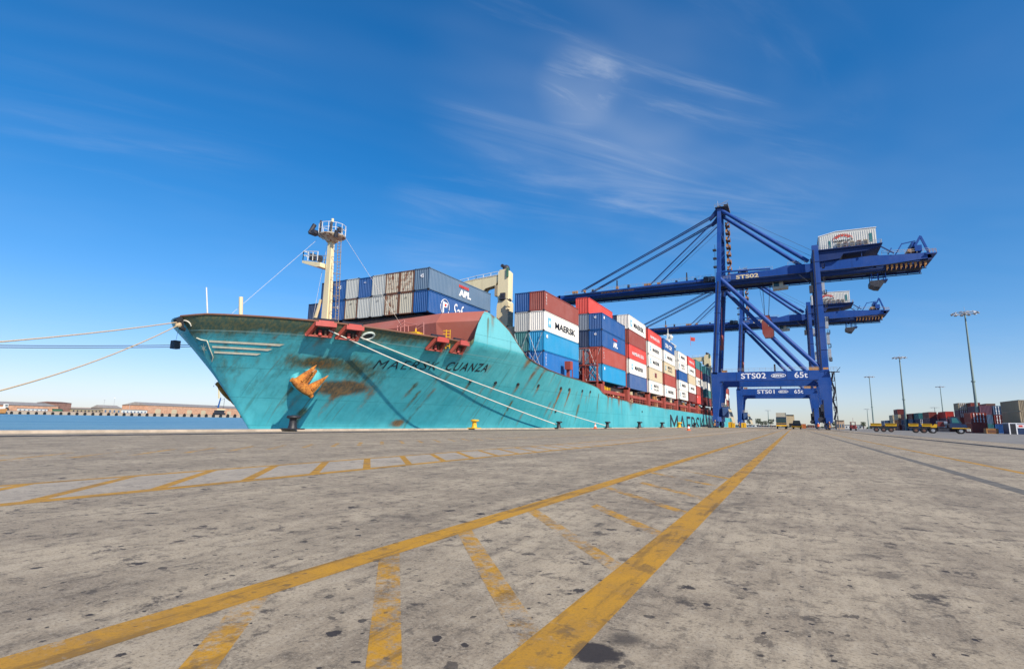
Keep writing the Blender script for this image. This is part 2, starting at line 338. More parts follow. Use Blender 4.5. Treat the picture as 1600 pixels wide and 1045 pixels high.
M['concrete'], t, b = new_mat('stained_quay_concrete')
c, dirt, joint, h, _x = concrete_nodes(t, b)
c = mixc(t, dirt, c, (.034, .028, .027)); c = mixc(t, joint, c, (.12, .11, .10)); t.links.new(c, b.inputs['Base Color'])
b.inputs['Roughness'].default_value = .82; b.inputs['Specular IOR Level'].default_value = .3; bump(t, b, h, .45, .006)
def paint_line(name, wear, solid=(.56, .275, .010)):
    m, t, b = new_mat(name); c, dirt, joint, h, (fine, mid, grit, v) = concrete_nodes(t, b)
    w1 = noise(t, v, 14, 10, .8); w2 = noise(t, v, 1.6, 5, .7, loc=(3, 1, 0))
    yl = mixc(t, ramp_(t, w2, .35, .7), solid, (solid[0] * .78, solid[1] * .80, .02)); gr_ = noise(t, v, 1.0, 8, .72, 0, stretch=(9, 1.2, 1), loc=(2, 2, 0)); yl = mixc(t, math_(t, 'MULTIPLY', ramp_(t, gr_, .50, .62), .62), yl, (.15, .085, .02)); yl = mixc(t, math_(t, 'MULTIPLY', ramp_(t, grit, .5, .62), .40), yl, (.20, .11, .02)); yl = mixc(t, math_(t, 'MULTIPLY', ramp_(t, fine, .52, .62), .35), yl, (.30, .17, .05))
    k = math_(t, 'ADD', math_(t, 'MULTIPLY', w1, .55), math_(t, 'MULTIPLY', w2, .45))
    worn = ramp_(t, k, .66 - wear * .30, .74 - wear * .24)
    c2 = mixc(t, worn, yl, c); c2 = mixc(t, math_(t, 'MULTIPLY', dirt, .62), c2, (.06, .05, .035)); t.links.new(c2, b.inputs['Base Color'])
    b.inputs['Roughness'].default_value = .7; bump(t, b, h, .4, .006); return m
M['line'] = paint_line('yellow_line_paint', .36); M['line_worn'] = paint_line('worn_yellow_paint', .70); M['line_faint'] = paint_line('faint_yellow_paint', 1.05)
M['strip'] = plain('dark_cable_slot', (.15, .13, .10), .8, .3, 5)
M['asphalt'] = plain('yard_asphalt', (.22, .20, .172), .9, .22, .6)
M['pale_concrete'], t, b = new_mat('pale_concrete_band')
c, dirt, joint, h, _x = concrete_nodes(t, b); c = mixc(t, .38, c, (.46, .40, .32)); c = mixc(t, math_(t, 'MULTIPLY', dirt, .7), c, (.08, .07, .06)); t.links.new(c, b.inputs['Base Color']); b.inputs['Roughness'].default_value = .85
bump(t, b, h, .4, .006)

EDGE = -25.0
def sheet(name, x0, x1, y0, y1, z, mat, ny=1):
    mb = MB()
    for i in range(ny):
        a = y0 + (y1 - y0) * i / ny; bb = y0 + (y1 - y0) * (i + 1) / ny
        mb.add([(x0, a, z), (x1, a, z), (x1, bb, z), (x0, bb, z)], [(0, 1, 2, 3)])
    return mb.build(name, mat)
g = MB(); g.add([(EDGE, -400, 0), (6000, -400, 0), (6000, 9000, 0), (EDGE, 9000, 0)], [(0, 1, 2, 3)])
g.add([(EDGE, -400, 0), (EDGE, 9000, 0), (EDGE, 9000, -6), (EDGE, -400, -6)], [(0, 1, 2, 3)])
tag(g.build('ground', 'concrete'), kind='structure')
kb = MB(); kb.box(EDGE - .35, EDGE + .25, -400, 2500, -.6, .11); tag(kb.build('quay_coping', 'greyb'), kind='structure')
M['water'], t, b = new_mat('harbour_water'); gm = N(t, 'ShaderNodeNewGeometry')
b.inputs['Base Color'].default_value = (.03, .14, .26, 1); b.inputs['Roughness'].default_value = .30; b.inputs['IOR'].default_value = 1.33
n1 = noise(t, gm.outputs['Position'], .35, 8, .72, stretch=(1, 1.8, 1)); n2 = noise(t, gm.outputs['Position'], .03, 6, .65, stretch=(1, .25, 1))
t.links.new(mixc(t, ramp_(t, n2, .42, .58), (.06, .18, .26), (.13, .27, .33)), b.inputs['Base Color']); bump(t, b, n1, 1.0, .5)
tag(sheet('water', -9000, EDGE - .34, -3000, 9000, -2.3, 'water'), kind='structure')
tag(sheet('yard_asphalt', 11.5, 900, 20, 900, .004, 'asphalt'), kind='structure')
# painted bands: (x0, x1) pairs and diagonal strokes
ln = MB()
def zsheet(mb, poly, z, m=0):
    mb.add([(x, y, z) for x, y in poly], [tuple(range(len(poly)))], m)
PB = MB(); zsheet(PB, [(-7.25, -2), (-5.87, -2), (-5.87, 120), (-7.25, 120)], .0004); tag(PB.build('pale_lane_band', 'pale_concrete'), kind='structure')
for x0, x1, y0, y1, mt in ((-2.21, -2.03, -2, 300, 'line'), (-.865, -.675, -1, 300, 'line'), (-5.87, -5.70, -2, 200, 'line'), (-7.32, -7.20, -2, 200, 'line'),
                           (3.54, 3.68, 2, 250, 'line'), (-10.95, -10.85, -2, 160, 'line_faint'), (-12.5, -12.4, -2, 160, 'line_faint')):
    s = MB(); zsheet(s, [(x0, y0), (x1, y0), (x1, y1), (x0, y1)], .0012); tag(s.build('lane_line', mt), kind='structure')
def strokes(name, xa, xb, ya0, dy, step, n, w, mt, z=.0007):
    s = MB()
    for k in range(n):
        y = ya0 + k * step
        zsheet(s, [(xa, y), (xa, y + w), (xb, y + dy + w), (xb, y + dy)], z)
    return tag(s.build(name, mt), kind='structure')
strokes('hatch_strokes', -5.875, -7.195, 2.17 - 1.02 * 3, 1.42, 1.02, 60, .17, 'line')
strokes('hatch_strokes', -10.96, -12.39, 5.55 - 4, 1.6, .98, 50, .17, 'line_worn')
s = MB()
for k, (y, dx) in enumerate(((.10, 1), (.95, 1), (1.72, 1), (2.78, 1), (3.78, .7), (4.8, 1), (5.84, .8), (7.1, 1), (8.25, .7))):
    zsheet(s, [(-.87, y), (-.87, y + .17), (-.87 - 1.155 * dx, y + 1.37 * dx + .17), (-.87 - 1.155 * dx, y + 1.37 * dx)], .0007)
tag(s.build('hatch_strokes', 'line_worn'), kind='structure')
s = MB(); zsheet(s, [(2.38, 3), (2.58, 3), (2.58, 400), (2.38, 400)], .0012); tag(s.build('cable_slot', 'strip'), kind='structure')
for x in (8.3, -21.5):
    s = MB(); s.box(x - .07, x + .07, -50, 900, 0, .035); s.box(x - .30, x + .30, -50, 900, 0, .006, 1); tag(s.build('crane_rail', ['darksteel', 'strip']), kind='structure')

# ------------------------------------------------------------------ ship
XC = -42.0
TOPY = [23.5, 23.8, 24.6, 26, 28, 31, 35, 40, 45, 50, 55, 70, 400]
TOPB = [0.0, 1.2, 2.8, 4.8, 7.0, 9.3, 11.4, 13.2, 14.3, 15.0, 15.3, 15.4, 15.4]
LOWY = [30.2, 31, 33, 36, 40, 45, 50, 56, 62, 68, 75, 82, 90, 400]
LOWB = [0.0, .35, 1.3, 2.7, 4.4, 6.3, 8.1, 9.9, 11.4, 12.8, 14.0, 14.9, 15.4, 15.4]
ZTOP = [(23.5, 8.4), (24.2, 8.54), (30, 8.5), (36, 8.36), (42, 8.36), (43.6, 8.42), (44.2, 8.9), (44.8, 10.6), (45.6, 11.95), (46.4, 11.95), (48, 11.55), (50, 10.6), (52, 9.3), (54, 8.14), (56, 7.7), (60, 7.2), (65, 6.88), (70, 6.76), (76, 6.45), (79, 6.15), (81, 5.5), (84, 5.08), (90, 4.92), (100, 4.66), (130, 4.45), (200, 4.3), (400, 4.3)]
def interp(x, xs, ys):
    if x <= xs[0]: return ys[0]
    for i in range(1, len(xs)):
        if x <= xs[i]: return ys[i - 1] + (ys[i] - ys[i - 1]) * (x - xs[i - 1]) / (xs[i] - xs[i - 1])
    return ys[-1]
def smooth_interp(x, xs, ys):
    return (interp(x - .6, xs, ys) + 2 * interp(x, xs, ys) + interp(x + .6, xs, ys)) / 4 if x > xs[0] + 1.5 else interp(x, xs, ys)
tb = lambda y: smooth_interp(y, TOPY, TOPB); lb = lambda y: smooth_interp(y, LOWY, LOWB) if y > LOWY[0] else 0
zt = lambda y: interp(y, [a for a, _ in ZTOP], [b for _, b in ZTOP])
stem = lambda z: interp(z, [-4, -.3, 8.4], [32.6, 30.4, 23.5])
ds = [0, .08, .2, .35, .5, .7, .9, 1.2] + [1.5 + .3 * i for i in range(230)] + [71 + 3 * i for i in range(66)]
ds = [d for d in ds if d < 268]
NZ = 44
def hull_pt(d, s, side=1):
    ytop = 23.5 + d; T = zt(ytop); z = -4 + s * (T + 4)
    k = max(0, 1 - d / 70); y = ytop + (stem(min(z, 8.4)) - 23.5) * k
    ylow = ytop + (stem(-.3) - 23.5) * k
    t = min(1, max(0, z / min(T, 8.4)))
    b = lb(ylow) + (tb(ytop) - lb(ylow)) * t ** 1.12
    if d < 1e-6: b = 0
    if y > 286: b *= 1 - .18 * ((y - 286) / 12) ** 2
    return Vector((XC + b * side * (1.18 if side < 0 else 1), y, z))
hb = MB(); nd = len(ds)
for side in (1, -1):
    vs = [hull_pt(d, j / NZ, side) for d in ds for j in range(NZ + 1)]
    hb.add(vs, [(i * (NZ + 1) + j, (i + 1) * (NZ + 1) + j, (i + 1) * (NZ + 1) + j + 1, i * (NZ + 1) + j + 1) for i in range(nd - 1) for j in range(NZ)], 0, True)
# transom
L0 = (nd - 1) * (NZ + 1); off = nd * (NZ + 1)
for j in range(NZ): hb.f.append([L0 + j, off + L0 + j, off + L0 + j + 1, L0 + j + 1]); hb.m.append(0); hb.s.append(False)
BV = BVHTree.FromPolygons([Vector(v) for v in hb.v], hb.f)
def hx(y, z):
    h = BV.ray_cast(Vector((-10, y, z)), Vector((-1, 0, 0))); return h[0].x if h[0] else XC
def hnorm(y, z):
    h = BV.ray_cast(Vector((-10, y, z)), Vector((-1, 0, 0))); n = h[1] if h[0] else Vector((1, 0, 0)); return n if n.x > 0 else -n
def hpx(u, v):
    h = BV.ray_cast(Vector((0, 0, EYE)), ray(u, v).normalized()); return h[0]
ship = thing('container_ship', 'turquoise container ship with rusty bow moored along the left side of the quay', 'ship', (XC, 150, 0))
M['hull'], t, b = new_mat('turquoise_hull_paint')
gm = N(t, 'ShaderNodeNewGeometry'); v = gm.outputs['Position']; sp = N(t, 'ShaderNodeSeparateXYZ'); t.links.new(v, sp.inputs[0])
at = N(t, 'ShaderNodeAttribute', attribute_name='rust'); at2 = N(t, 'ShaderNodeAttribute', attribute_name='olive')
n1 = noise(t, v, .12, 5, .6); st = noise(t, v, 1.0, 7, .68, stretch=(.9, 1.6, .07)); st2 = noise(t, v, 1.0, 6, .7, stretch=(3, 5.5, .11), loc=(4, 4, 4)); fn = noise(t, v, 1.4, 8, .72)
c = mixc(t, ramp_(t, n1, .3, .7), (.045, .375, .44), (.11, .51, .56))
c = mixc(t, math_(t, 'MULTIPLY', ramp_(t, st, .42, .7), .30), c, (.025, .22, .24))
c = mixc(t, math_(t, 'MULTIPLY', ramp_(t, st2, .55, .75), .25), c, (.10, .42, .44))
c = mixc(t, math_(t, 'MULTIPLY', ramp_(t, fn, .5, .75), .18), c, (.10, .40, .42))
ye = math_(t, 'SUBTRACT', sp.outputs[1], 0)
fresh = ramp_(t, sp.outputs[1], 43.9, 44.1); up_ = math_(t, 'MULTIPLY', math_(t, 'MULTIPLY', fresh, ramp_(t, math_(t, 'SUBTRACT', sp.outputs[2], math_(t, 'MULTIPLY', math_(t, 'SUBTRACT', 56, sp.outputs[1]), .03)), 8.28, 8.34)), ramp_(t, sp.outputs[1], 56, 55.8))
c = mixc(t, math_(t, 'MULTIPLY', up_, .8), c, (.17, .50, .54))          # side plating painted a paler blue
dk = math_(t, 'MULTIPLY', ramp_(t, math_(t, 'ADD', at2.outputs['Fac'], math_(t, 'MULTIPLY', math_(t, 'SUBTRACT', st, .5), 1.0)), .15, .7), .92)
c = mixc(t, dk, c, mixc(t, ramp_(t, st2, .4, .62), (.060, .075, .040), (.16, .12, .035)))
rm = ramp_(t, math_(t, 'ADD', at.outputs['Fac'], math_(t, 'MULTIPLY', math_(t, 'SUBTRACT', math_(t, 'ADD', math_(t, 'MULTIPLY', st2, .6), math_(t, 'MULTIPLY', fn, .4)), .5), 1.3)), .18, 1.15)
c = mixc(t, math_(t, 'MULTIPLY', rm, .92), c, mixc(t, ramp_(t, math_(t, 'ADD', math_(t, 'MULTIPLY', fn, .5), math_(t, 'MULTIPLY', st2, .5)), .42, .60), (.10, .045, .015), (.32, .13, .025)))
cys = N(t, 'ShaderNodeCombineXYZ'); t.links.new(sp.outputs[1], cys.inputs[0]); t.links.new(sp.outputs[2], cys.inputs[1])
s3 = noise(t, cys.outputs[0], 1.0, 5, .6, stretch=(4.2, .13, 1)); s4 = noise(t, cys.outputs[0], 1.0, 4, .6, stretch=(1.3, .10, 1), loc=(9, 3, 0)); s5 = noise(t, cys.outputs[0], .16, 2, .5)
stk = math_(t, 'MULTIPLY', math_(t, 'MULTIPLY', ramp_(t, s3, .60, .70), ramp_(t, s5, .35, .60)), ramp_(t, sp.outputs[1], 130, 80))
c = mixc(t, math_(t, 'MULTIPLY', stk, .62), c, (.13, .085, .03)); c = mixc(t, math_(t, 'MULTIPLY', math_(t, 'MULTIPLY', ramp_(t, s4, .60, .72), ramp_(t, sp.outputs[1], 100, 60)), .45), c, (.06, .12, .08))
# knuckle weld, plate seams
def band(z0, w): return math_(t, 'LESS_THAN', math_(t, 'ABSOLUTE', math_(t, 'SUBTRACT', sp.outputs[2], z0)), w)
kn = math_(t, 'MULTIPLY', band(7.42, .035), ramp_(t, sp.outputs[1], 58, 40)); c = mixc(t, math_(t, 'MULTIPLY', kn, .55), c, (.30, .45, .42))
br = N(t, 'ShaderNodeTexBrick'); br.inputs['Scale'].default_value = 1; br.inputs['Brick Width'].default_value = 7.2; br.inputs['Row Height'].default_value = 2.35; br.inputs['Mortar Size'].default_value = .022
cbx = N(t, 'ShaderNodeCombineXYZ'); t.links.new(sp.outputs[1], cbx.inputs[0]); t.links.new(sp.outputs[2], cbx.inputs[1]); t.links.new(cbx.outputs[0], br.inputs['Vector'])
c = mixc(t, math_(t, 'MULTIPLY', br.outputs['Fac'], .34), c, (.015, .15, .18))
t.links.new(c, b.inputs['Base Color']); b.inputs['Roughness'].default_value = .42; b.inputs['Specular IOR Level'].default_value = .45
wv = noise(t, v, .33, 3, .5, stretch=(1, 1, .8)); bh = math_(t, 'ADD', math_(t, 'MULTIPLY', wv, 1.0), math_(t, 'MULTIPLY', fn, .10)); fr_ = math_(t, 'MULTIPLY', math_(t, 'ABSOLUTE', math_(t, 'SINE', math_(t, 'MULTIPLY', sp.outputs[1], 3.9))), .07); bump(t, b, math_(t, 'SUBTRACT', math_(t, 'ADD', bh, math_(t, 'MULTIPLY', fr_, ramp_(t, s5, .3, .6))), math_(t, 'MULTIPLY', br.outputs['Fac'], .2)), .5, .25)
hull = hb.build('hull', 'hull', ship)
ra = hull.data.attributes.new('rust', 'FLOAT', 'POINT'); oa = hull.data.attributes.new('olive', 'FLOAT', 'POINT')
blobs = []     # (centre, ry, rz up, rz down, strength, kind)
def blob(u, v, ry, rz, s, kind='r', down=None):
    p = hpx(u, v)
    if p: blobs.append((p, ry, rz, down if down else rz, s, kind))
blob(545, 606, 1.9, .42, 1.3, 'r', .6); blob(515, 603, 1.0, .4, .9, 'r', .8); blob(555, 600, 3.2, .8, .45); blob(500, 568, 1.3, .35, .9, 'r', .4); blob(490, 566, 2.0, .45, .6, 'o')
blob(622, 660, .8, .35, 1.5, 'r', .5); blob(545, 572, 2.4, .9, .5, 'o'); blob(575, 590, 2.5, 1.2, .35, 'o')
for u, v_ in ((698, 541), (731, 545), (508, 524), (557, 528)): blob(u, v_, .35, .3, .9, 'r', 1.3)
for u, v_ in ((735, 597), (775, 599), (810, 602), (842, 604), (877, 607), (891, 609), (910, 613), (922, 612)): blob(u, v_, .28, .12, 1.0, 'r', 1.4)
blob(877, 608, .22, .1, 1.3, 'r', 4.5); blob(891, 609, .2, .1, 1.0, 'r', 4); blob(825, 566, .5, .4, 1.0, 'r', 1.2); blob(840, 575, .6, .3, .8, 'r', 1.2); blob(850, 580, .6, .3, .7, 'r', .8)
blob(427, 532, .12, .5, 1.4, 'r', .7); blob(770, 495, .3, .5, .9, 'r', 2.0); blob(763, 500, .25, .4, .7, 'o', 2.5)
random.seed(3)
for Yb, s_ in ((84, .9), (86, .7), (90, 1.25), (91.5, .8), (97.5, .9), (98.8, .5), (112, .9), (114, .7), (106, .4), (128, .8), (131, .6), (147, .8), (163, .7), (170, .5)):
    blobs.append((Vector((-26.6, Yb, zt(Yb))), .35 + random.random() * .5, .5, 1.2 + random.random() * 2.4, s_, 'r'))
for i in range(34):
    Yb = random.uniform(25, 80); blobs.append((Vector((0, Yb, random.uniform(1.5, 7))), .16 + random.random() * .2, .2, 1 + random.random() * 2.6, random.uniform(.4, .85), 'ro'[i % 2]))
rv = []; ov = []
for p_ in hull.data.vertices:
    w = p_.co + Vector((XC, 150, 0)); r = o = 0.0
    if w.x >= XC - 1e-3 and w.y < 180:
        for c_, ry, zu, zd, s_, k in blobs:
            dy = (w.y - c_.y) / ry
            if abs(dy) < 2.5:
                dz = w.z - c_.z; e = exp(-dy * dy - (dz / (zu if dz > 0 else zd)) ** 2) * s_
                if k == 'r': r += e
                else: o += e
        dep = zt(w.y) - w.z
        if w.y < 44.2:
            o += max(0, 1 - dep / 1.5) * (1.0 if w.y < 37 else .8) + max(0, 1 - dep / .22) * .8; r += max(0, 1 - dep / .3) * .45
            o += .42 * max(0, 1 - (w.y - 23.5) / 10) * (1 if w.z > 3 else max(0, w.z / 3))
        else: r += max(0, 1 - dep / .35) * .5
    rv.append(min(1.5, r)); ov.append(min(1.5, o))
ra.data.foreach_set('value', rv); oa.data.foreach_set('value', ov)

# decks and superstructure closures
dk = MB()
for (ya, yb, z) in ((25.5, 52, 6.9), (52, 82, 5.6), (82, 290, 4.15)):
    ys = [ya + (yb - ya) * i / 12 for i in range(13)]
    vs = []
    for y in ys:
        w_ = max(.2, hx(y, z) - XC - .15); vs += [(XC - w_ * 1.15, y, z), (XC + w_, y, z)]
    dk.add(vs, [(2 * i, 2 * i + 1, 2 * i + 3, 2 * i + 2) for i in range(12)])
dk.build('deck', 'red', ship)
# rail cap along the bulwark
cp = MB(); pts = [Vector((XC + tb(23.5 + d), 23.5 + d, zt(23.5 + d) + .02)) for d in ds if d < 20.2]
cp.path(pts, .09, 6); cp.build('bulwark_rail', 'c_frame_rust', ship)
pts = [Vector((XC + tb(23.5 + d) - .02, 23.5 + d, zt(23.5 + d) + .02)) for d in ds if 24 < d < 262]
cp = MB(); cp.path(pts, .06, 6); cp.build('side_rail_cap', 'c_frame_rust', ship)

def on_hull(y, z, off=.03):
    n = hnorm(y, z); return Vector((hx(y, z), y, z)) + n * off
# ship's name on the flare
nm = MB()
def fn1(x, y): return on_hull(36.25 + x - y * .12, 5.32 + x * .056 + y)
add_text(nm, 'MAERSK', fn1, 6.0, .74, shear=.0, bold=-.008, spacing=1.2)
add_text(nm, 'CUANZA', lambda x, y: fn1(x + 7.0, y), 5.6, .82, bold=.010, spacing=1.2)
nm.build('name_lettering', 'lettering_black', ship)
# big company name amidships
nm = MB(); add_text(nm, 'MAERSK LINE', lambda x, y: Vector((-26.57, 133 + x, -1.9 + y)), 92, 5.1, bold=.0); nm.build('side_lettering', 'lettering_black', ship)
# three cream stripes and the emblem beside the stem
for (u0, v0, u1, v1, h_, tip) in ((327, 533.2, 445, 539.5, 3.2, 9), (331.5, 541.8, 426, 547, 3.0, 8), (334.5, 550.2, 408, 554, 3.0, 7)):
    mb = MB(); vs = []
    for i in range(25):
        f = i / 24; u = u0 + (u1 - u0) * f; v_ = v0 + (v1 - v0) * f
        ub = min(u, u1 - tip * 0) - (0 if i < 24 else tip); a = hpx(u, v_ - h_ / 2); bq = hpx(u - tip * f ** 6, v_ + h_ / 2)
        vs += [a + Vector((.05, -.03, 0)), bq + Vector((.05, -.03, 0))]
    mb.add(vs, [(2 * i, 2 * i + 1, 2 * i + 3, 2 * i + 2) for i in range(24)]); mb.build('hull_stripe', M['c_beige'] if 0 else plain('cream_stripe', (.86, .72, .52), .6, .1), ship)
mb = MB()
def hp(u, v_): return hpx(u, v_) + Vector((.05, -.04, 0))
fr = [(307, 528), (314, 531), (323.5, 532.5), (327, 543), (330, 550), (333, 558), (331, 565)]
mb.path([hp(*p) for p in fr], .045, 5)
cxs, cys = 318, 545
for k in range(7):
    a = 2 * pi * k / 7 + .3; r0, r1 = 2.0, 9.5
    q = [(cxs + cos(a) * r1 * .62, cys + sin(a) * r1), (cxs + cos(a + .45) * r0 * .7, cys + sin(a + .45) * r0), (cxs, cys), (cxs + cos(a - .45) * r0 * .7, cys + sin(a - .45) * r0)]
    try: mb.add([hp(*p) for p in q], [(0, 1, 2, 3)])
    except Exception: pass
mb.build('bow_emblem', plain('weathered_cream', (.62, .58, .46), .7, .2), ship)

# roller fairleads set in the bulwark
def fairlead(uc, vc, w=1.55, h=.92):
    p = hpx(uc, vc); y0 = p.y - w / 2; y1 = p.y + w / 2; z1 = zt(p.y) + .22; z0 = z1 - h - .22
    X_ = lambda y, z: hx(min(y, 43), min(z, 8.2)); xm = X_(p.y, z0)
    r = bpy.data.objects.new('fairlead', None); COL.objects.link(r); r.parent = ship; r.location = p - wloc(ship); r.empty_display_size = .4
    def P(y, z, o): # point off the shell
        n = hnorm(y, min(z, 8.0)); return Vector((X_(y, z), y, z)) + n * o
    fm = MB(); fm.extr([P(y0, z0, .16), P(y1, z0, .16), P(y1 - .02, z1 - .15, .16), P(y0 + .02, z1 - .15, .16)], hnorm(p.y, 7.6) * -.6)
    fm.build('recess_shade', 'black', r)  # black slab over the shell stands for the shade inside the opening
    fm = MB(); fm.beam(P(y0 + .08, z0, .26), P(y0 + .26, z1 - .1, .30), .34, .30); fm.beam(P(y1 - .1, z0, .26), P(y1 - .22, z1 - .1, .30), .30, .30); fm.beam(P(y0 - .05, z0, .26), P(y1 + .05, z0, .26), .34, .14)
    fm.beam(P(y0 + .28, z0 + .1, .1), P(y0 + .36, z1 - .3, .1), .1, .14)
    fm.build('cheek_frame', 'red', r)
    fm = MB(); fm.beam(P(y0 + .12, z1 - .2, .34), P(y1 - .12, z1 - .2, .34), .60, .34); fm.beam(P(y0 + .3, z1 + .02, .3), P(y1 - .3, z1 + .02, .3), .42, .14); fm.build('top_cap', 'redbright', r)
    a = P(p.y + .02, z0 + .12, .34); fm = MB(); fm.tube(a, a + Vector((0, 0, .42)), .17, 12, .13); fm.build('roller', 'redbright', r)
    fm = MB()
    for dy in (-.28, .38): a = P(p.y + dy, z0 + .1, .28); fm.tube(a, a + Vector((0, 0, .8)), .11, 10)
    fm.build('vertical_roller', 'c_frame_rust', r); return p
for u, v_ in ((505, 513.5), (549, 518), (687, 532), (721, 537)): fairlead(u, v_)
# oval panama lead and small scuttles
def ring_on_hull(name, y, z, ry, rz, r, mat, parent=ship, dark=True):
    mb = MB(); pts = [on_hull(y + ry * cos(a), z + rz * sin(a), .05) for a in [2 * pi * i / 20 for i in range(21)]]
    mb.path(pts, r, 6)
    if dark: mb.add([on_hull(y + ry * cos(2 * pi * i / 20), z + rz * sin(2 * pi * i / 20), .035) for i in range(20)], [tuple(range(20))], 1)
    return mb.build(name, [mat, 'black'], parent)
p = hpx(575, 524.5); ring_on_hull('panama_lead', p.y, p.z, .42, .27, .10, plain('pale_ring', (.45, .52, .48), .6, .2))
for u, v_ in ((735, 595), (774, 597.5), (809, 600), (841, 602), (876, 606), (889, 608), (909.5, 610.5), (922, 612), (868, 642), (1003, 643)):
    p = hpx(u, v_); mb = MB(); a = on_hull(p.y - .2, p.z - .1, .06); bq = on_hull(p.y + .2, p.z - .1, .06)
    mb.tube(on_hull(p.y, p.z, -.1), on_hull(p.y, p.z, .10), .19, 12); mb.build('scupper', 'black', ship)
# hawse bolster and anchor
hc = hpx(476, 589); n = hnorm(hc.y, hc.z)
ah = bpy.data.objects.new('hawse_bolster', None); 
mb = MB(); ax = Vector((.55, -.80, .05)).normalized(); sd = ax.cross(Vector((0, 0, 1))).normalized(); up = sd.cross(ax)
prof = [(-1.6, 1.30), (-.2, 1.32), (.15, 1.26), (.42, 1.08), (.55, .80), (.56, .50), (.40, .42), (-.3, .40)]
vs = [hc + ax * a + (sd * cos(2 * pi * i / 28) + up * sin(2 * pi * i / 28)) * r for a, r in prof for i in range(28)]
mb.add(vs, [(j * 28 + i, j * 28 + (i + 1) % 28, (j + 1) * 28 + (i + 1) % 28, (j + 1) * 28 + i) for j in range(len(prof) - 1) for i in range(28)], 0, True)
bpy.data.objects.remove(ah); mb.build('hawse_bolster', 'hull', ship)
def anchor(c0, e1, e2, e3, parent, s=1.0):
    """e1 along the crown, e2 towards the fluke tips, e3 outwards"""
    T = lambda a, b_, c_: c0 + (e1 * a + e2 * b_ + e3 * c_) * s
    root = bpy.data.objects.new('anchor', None); COL.objects.link(root); root.parent = parent; root.location = c0 - wloc(parent); root.empty_display_size = .5
    def loft(secs, n=10, cap=True):                     # secs: (a, b, c, half width along e1, half depth along e3)
        vs = []
        for a, b_, c_, ra_, rc in secs:
            for i in range(n): t_ = 2 * pi * i / n; sq = lambda q: math.copysign(abs(q) ** .7, q); vs.append(T(a + ra_ * sq(cos(t_)), b_, c_ + rc * sq(sin(t_))))
        k = len(secs); mb.add(vs, [(j * n + i, j * n + (i + 1) % n, (j + 1) * n + (i + 1) % n, (j + 1) * n + i) for j in range(k - 1) for i in range(n)], 0, True); mb.add(vs, [tuple(range(n))[::-1], tuple(range((k - 1) * n, k * n))], 0)
    mb = MB()
    loft([(0, -.40, 0, .50, .20), (0, -.34, 0, .95, .30), (0, -.2, 0, 1.36, .38), (0, .05, 0, 1.40, .38), (0, .26, 0, 1.30, .30), (0, .42, 0, 1.15, .2)], 16)
    for q in (-1, 1): mb.tube(T(q * 1.05, -.1, 0), T(q * 1.46, -.1, 0), .24 * s, 10)
    mb.build('crown', 'anchor_rust', root)
    for q in (-1, 1):
        mb = MB(); loft([(q * .70, .10, .02, .62, .30), (q * .72, .45, .05, .56, .26), (q * .76, .9, .08, .44, .20), (q * .82, 1.4, .10, .28, .14), (q * .88, 1.9, .12, .13, .08), (q * .90, 2.25, .13, .03, .03)], 8)
        mb.beam(T(q * .74, .2, .35), T(q * .76, 1.9, .28), .16 * s, .16 * s, 0, .06 * s, .06 * s); mb.build('fluke', 'anchor_rust', root)
    mb = MB(); mb.beam(T(0, -.1, 0), T(0, 2.2, -.9), .34 * s, .30 * s, 0, .24 * s, .22 * s); mb.build('shank', 'anchor_rust', root)
    return root
pa = onX(452.5, 593.5, hc.x + 1.35); pb = onX(486.5, 622, hc.x + 1.55); cc = (pa + pb) / 2; e1 = (pb - pa).normalized(); tip = onX(503.5, 577.5, hc.x + 1.75)
e2 = (tip - cc) / (2.25 * (pb - pa).length / 2.75); e3 = e1.cross(e2).normalized(); e3 = e3 if e3.x > 0 else -e3
anchor(cc + e2 * .20, e1, e2 * 1.0, e3, ship, (pb - pa).length / 2.75 * .88)
pf = onX(352, 613, -46.5); anchor(pf + Vector((0, .2, 0)), Vector((-.1, .75, -.6)).normalized(), Vector((.25, .65, .75)).normalized(), Vector((-.95, .1, .1)), ship, .95)
M['c_beige']
# forecastle furniture: masts
mr = bpy.data.objects.new('foremast', None); COL.objects.link(mr); mr.parent = ship; mr.location = Vector((XC, 38, 7)) - wloc(ship); mr.empty_display_size = 1
mb = MB(); mb.beam((-42.0, 38, 6.9), (-42.15, 38, 19.6), .92, .60, 0, .52, .42, up=(0, 1, 0)); mb.beam((-41.3, 38.0, 6.9), (-41.72, 38.0, 16.8), .20, .3, 0, .14, .2, up=(0, 1, 0)); mb.build('mast_column', 'cream', mr)
mb = MB(); mb.beam((-44.4, 38, 8.6), (-43.0, 38, 13.0), .22, .22); mb.build('brace', 'cream', mr)
mb = MB(); mb.lathe([(.5, 19.1), (.8, 19.45), (1.42, 19.7), (1.42, 19.82), (.3, 19.84)], (-42.1, 38, 0), 14)
for k in range(8):
    a = k * pi / 4; mb.beam((-42.1, 38, 19.3), (-42.1 + 1.38 * cos(a), 38 + 1.38 * sin(a), 19.7), .08, .12)
mb.build('top_platform', 'c_rusty', mr)
mb = MB()
for k in range(12):
    a, a2 = k * pi / 6, (k + 1) * pi / 6; P_ = lambda a: Vector((-42.1 + 1.38 * cos(a), 38 + 1.38 * sin(a), 19.88)); mb.beam(P_(a), P_(a) + Vector((0, 0, 1.05)), .045, .045)
    for h_ in (.5, 1.05): mb.beam(P_(a) + Vector((0, 0, h_)), P_(a2) + Vector((0, 0, h_)), .035, .035)
mb.rail((-43.1, 37.2, 17.0), (-45.3, 37.2, 17.35), 1.0, .7, .03); mb.rail((-45.3, 37.2, 17.35), (-45.3, 38.8, 17.35), 1.0, .8, .03); mb.rail((-45.3, 38.8, 17.35), (-43.1, 38.8, 17.0), 1.0, .7, .03)
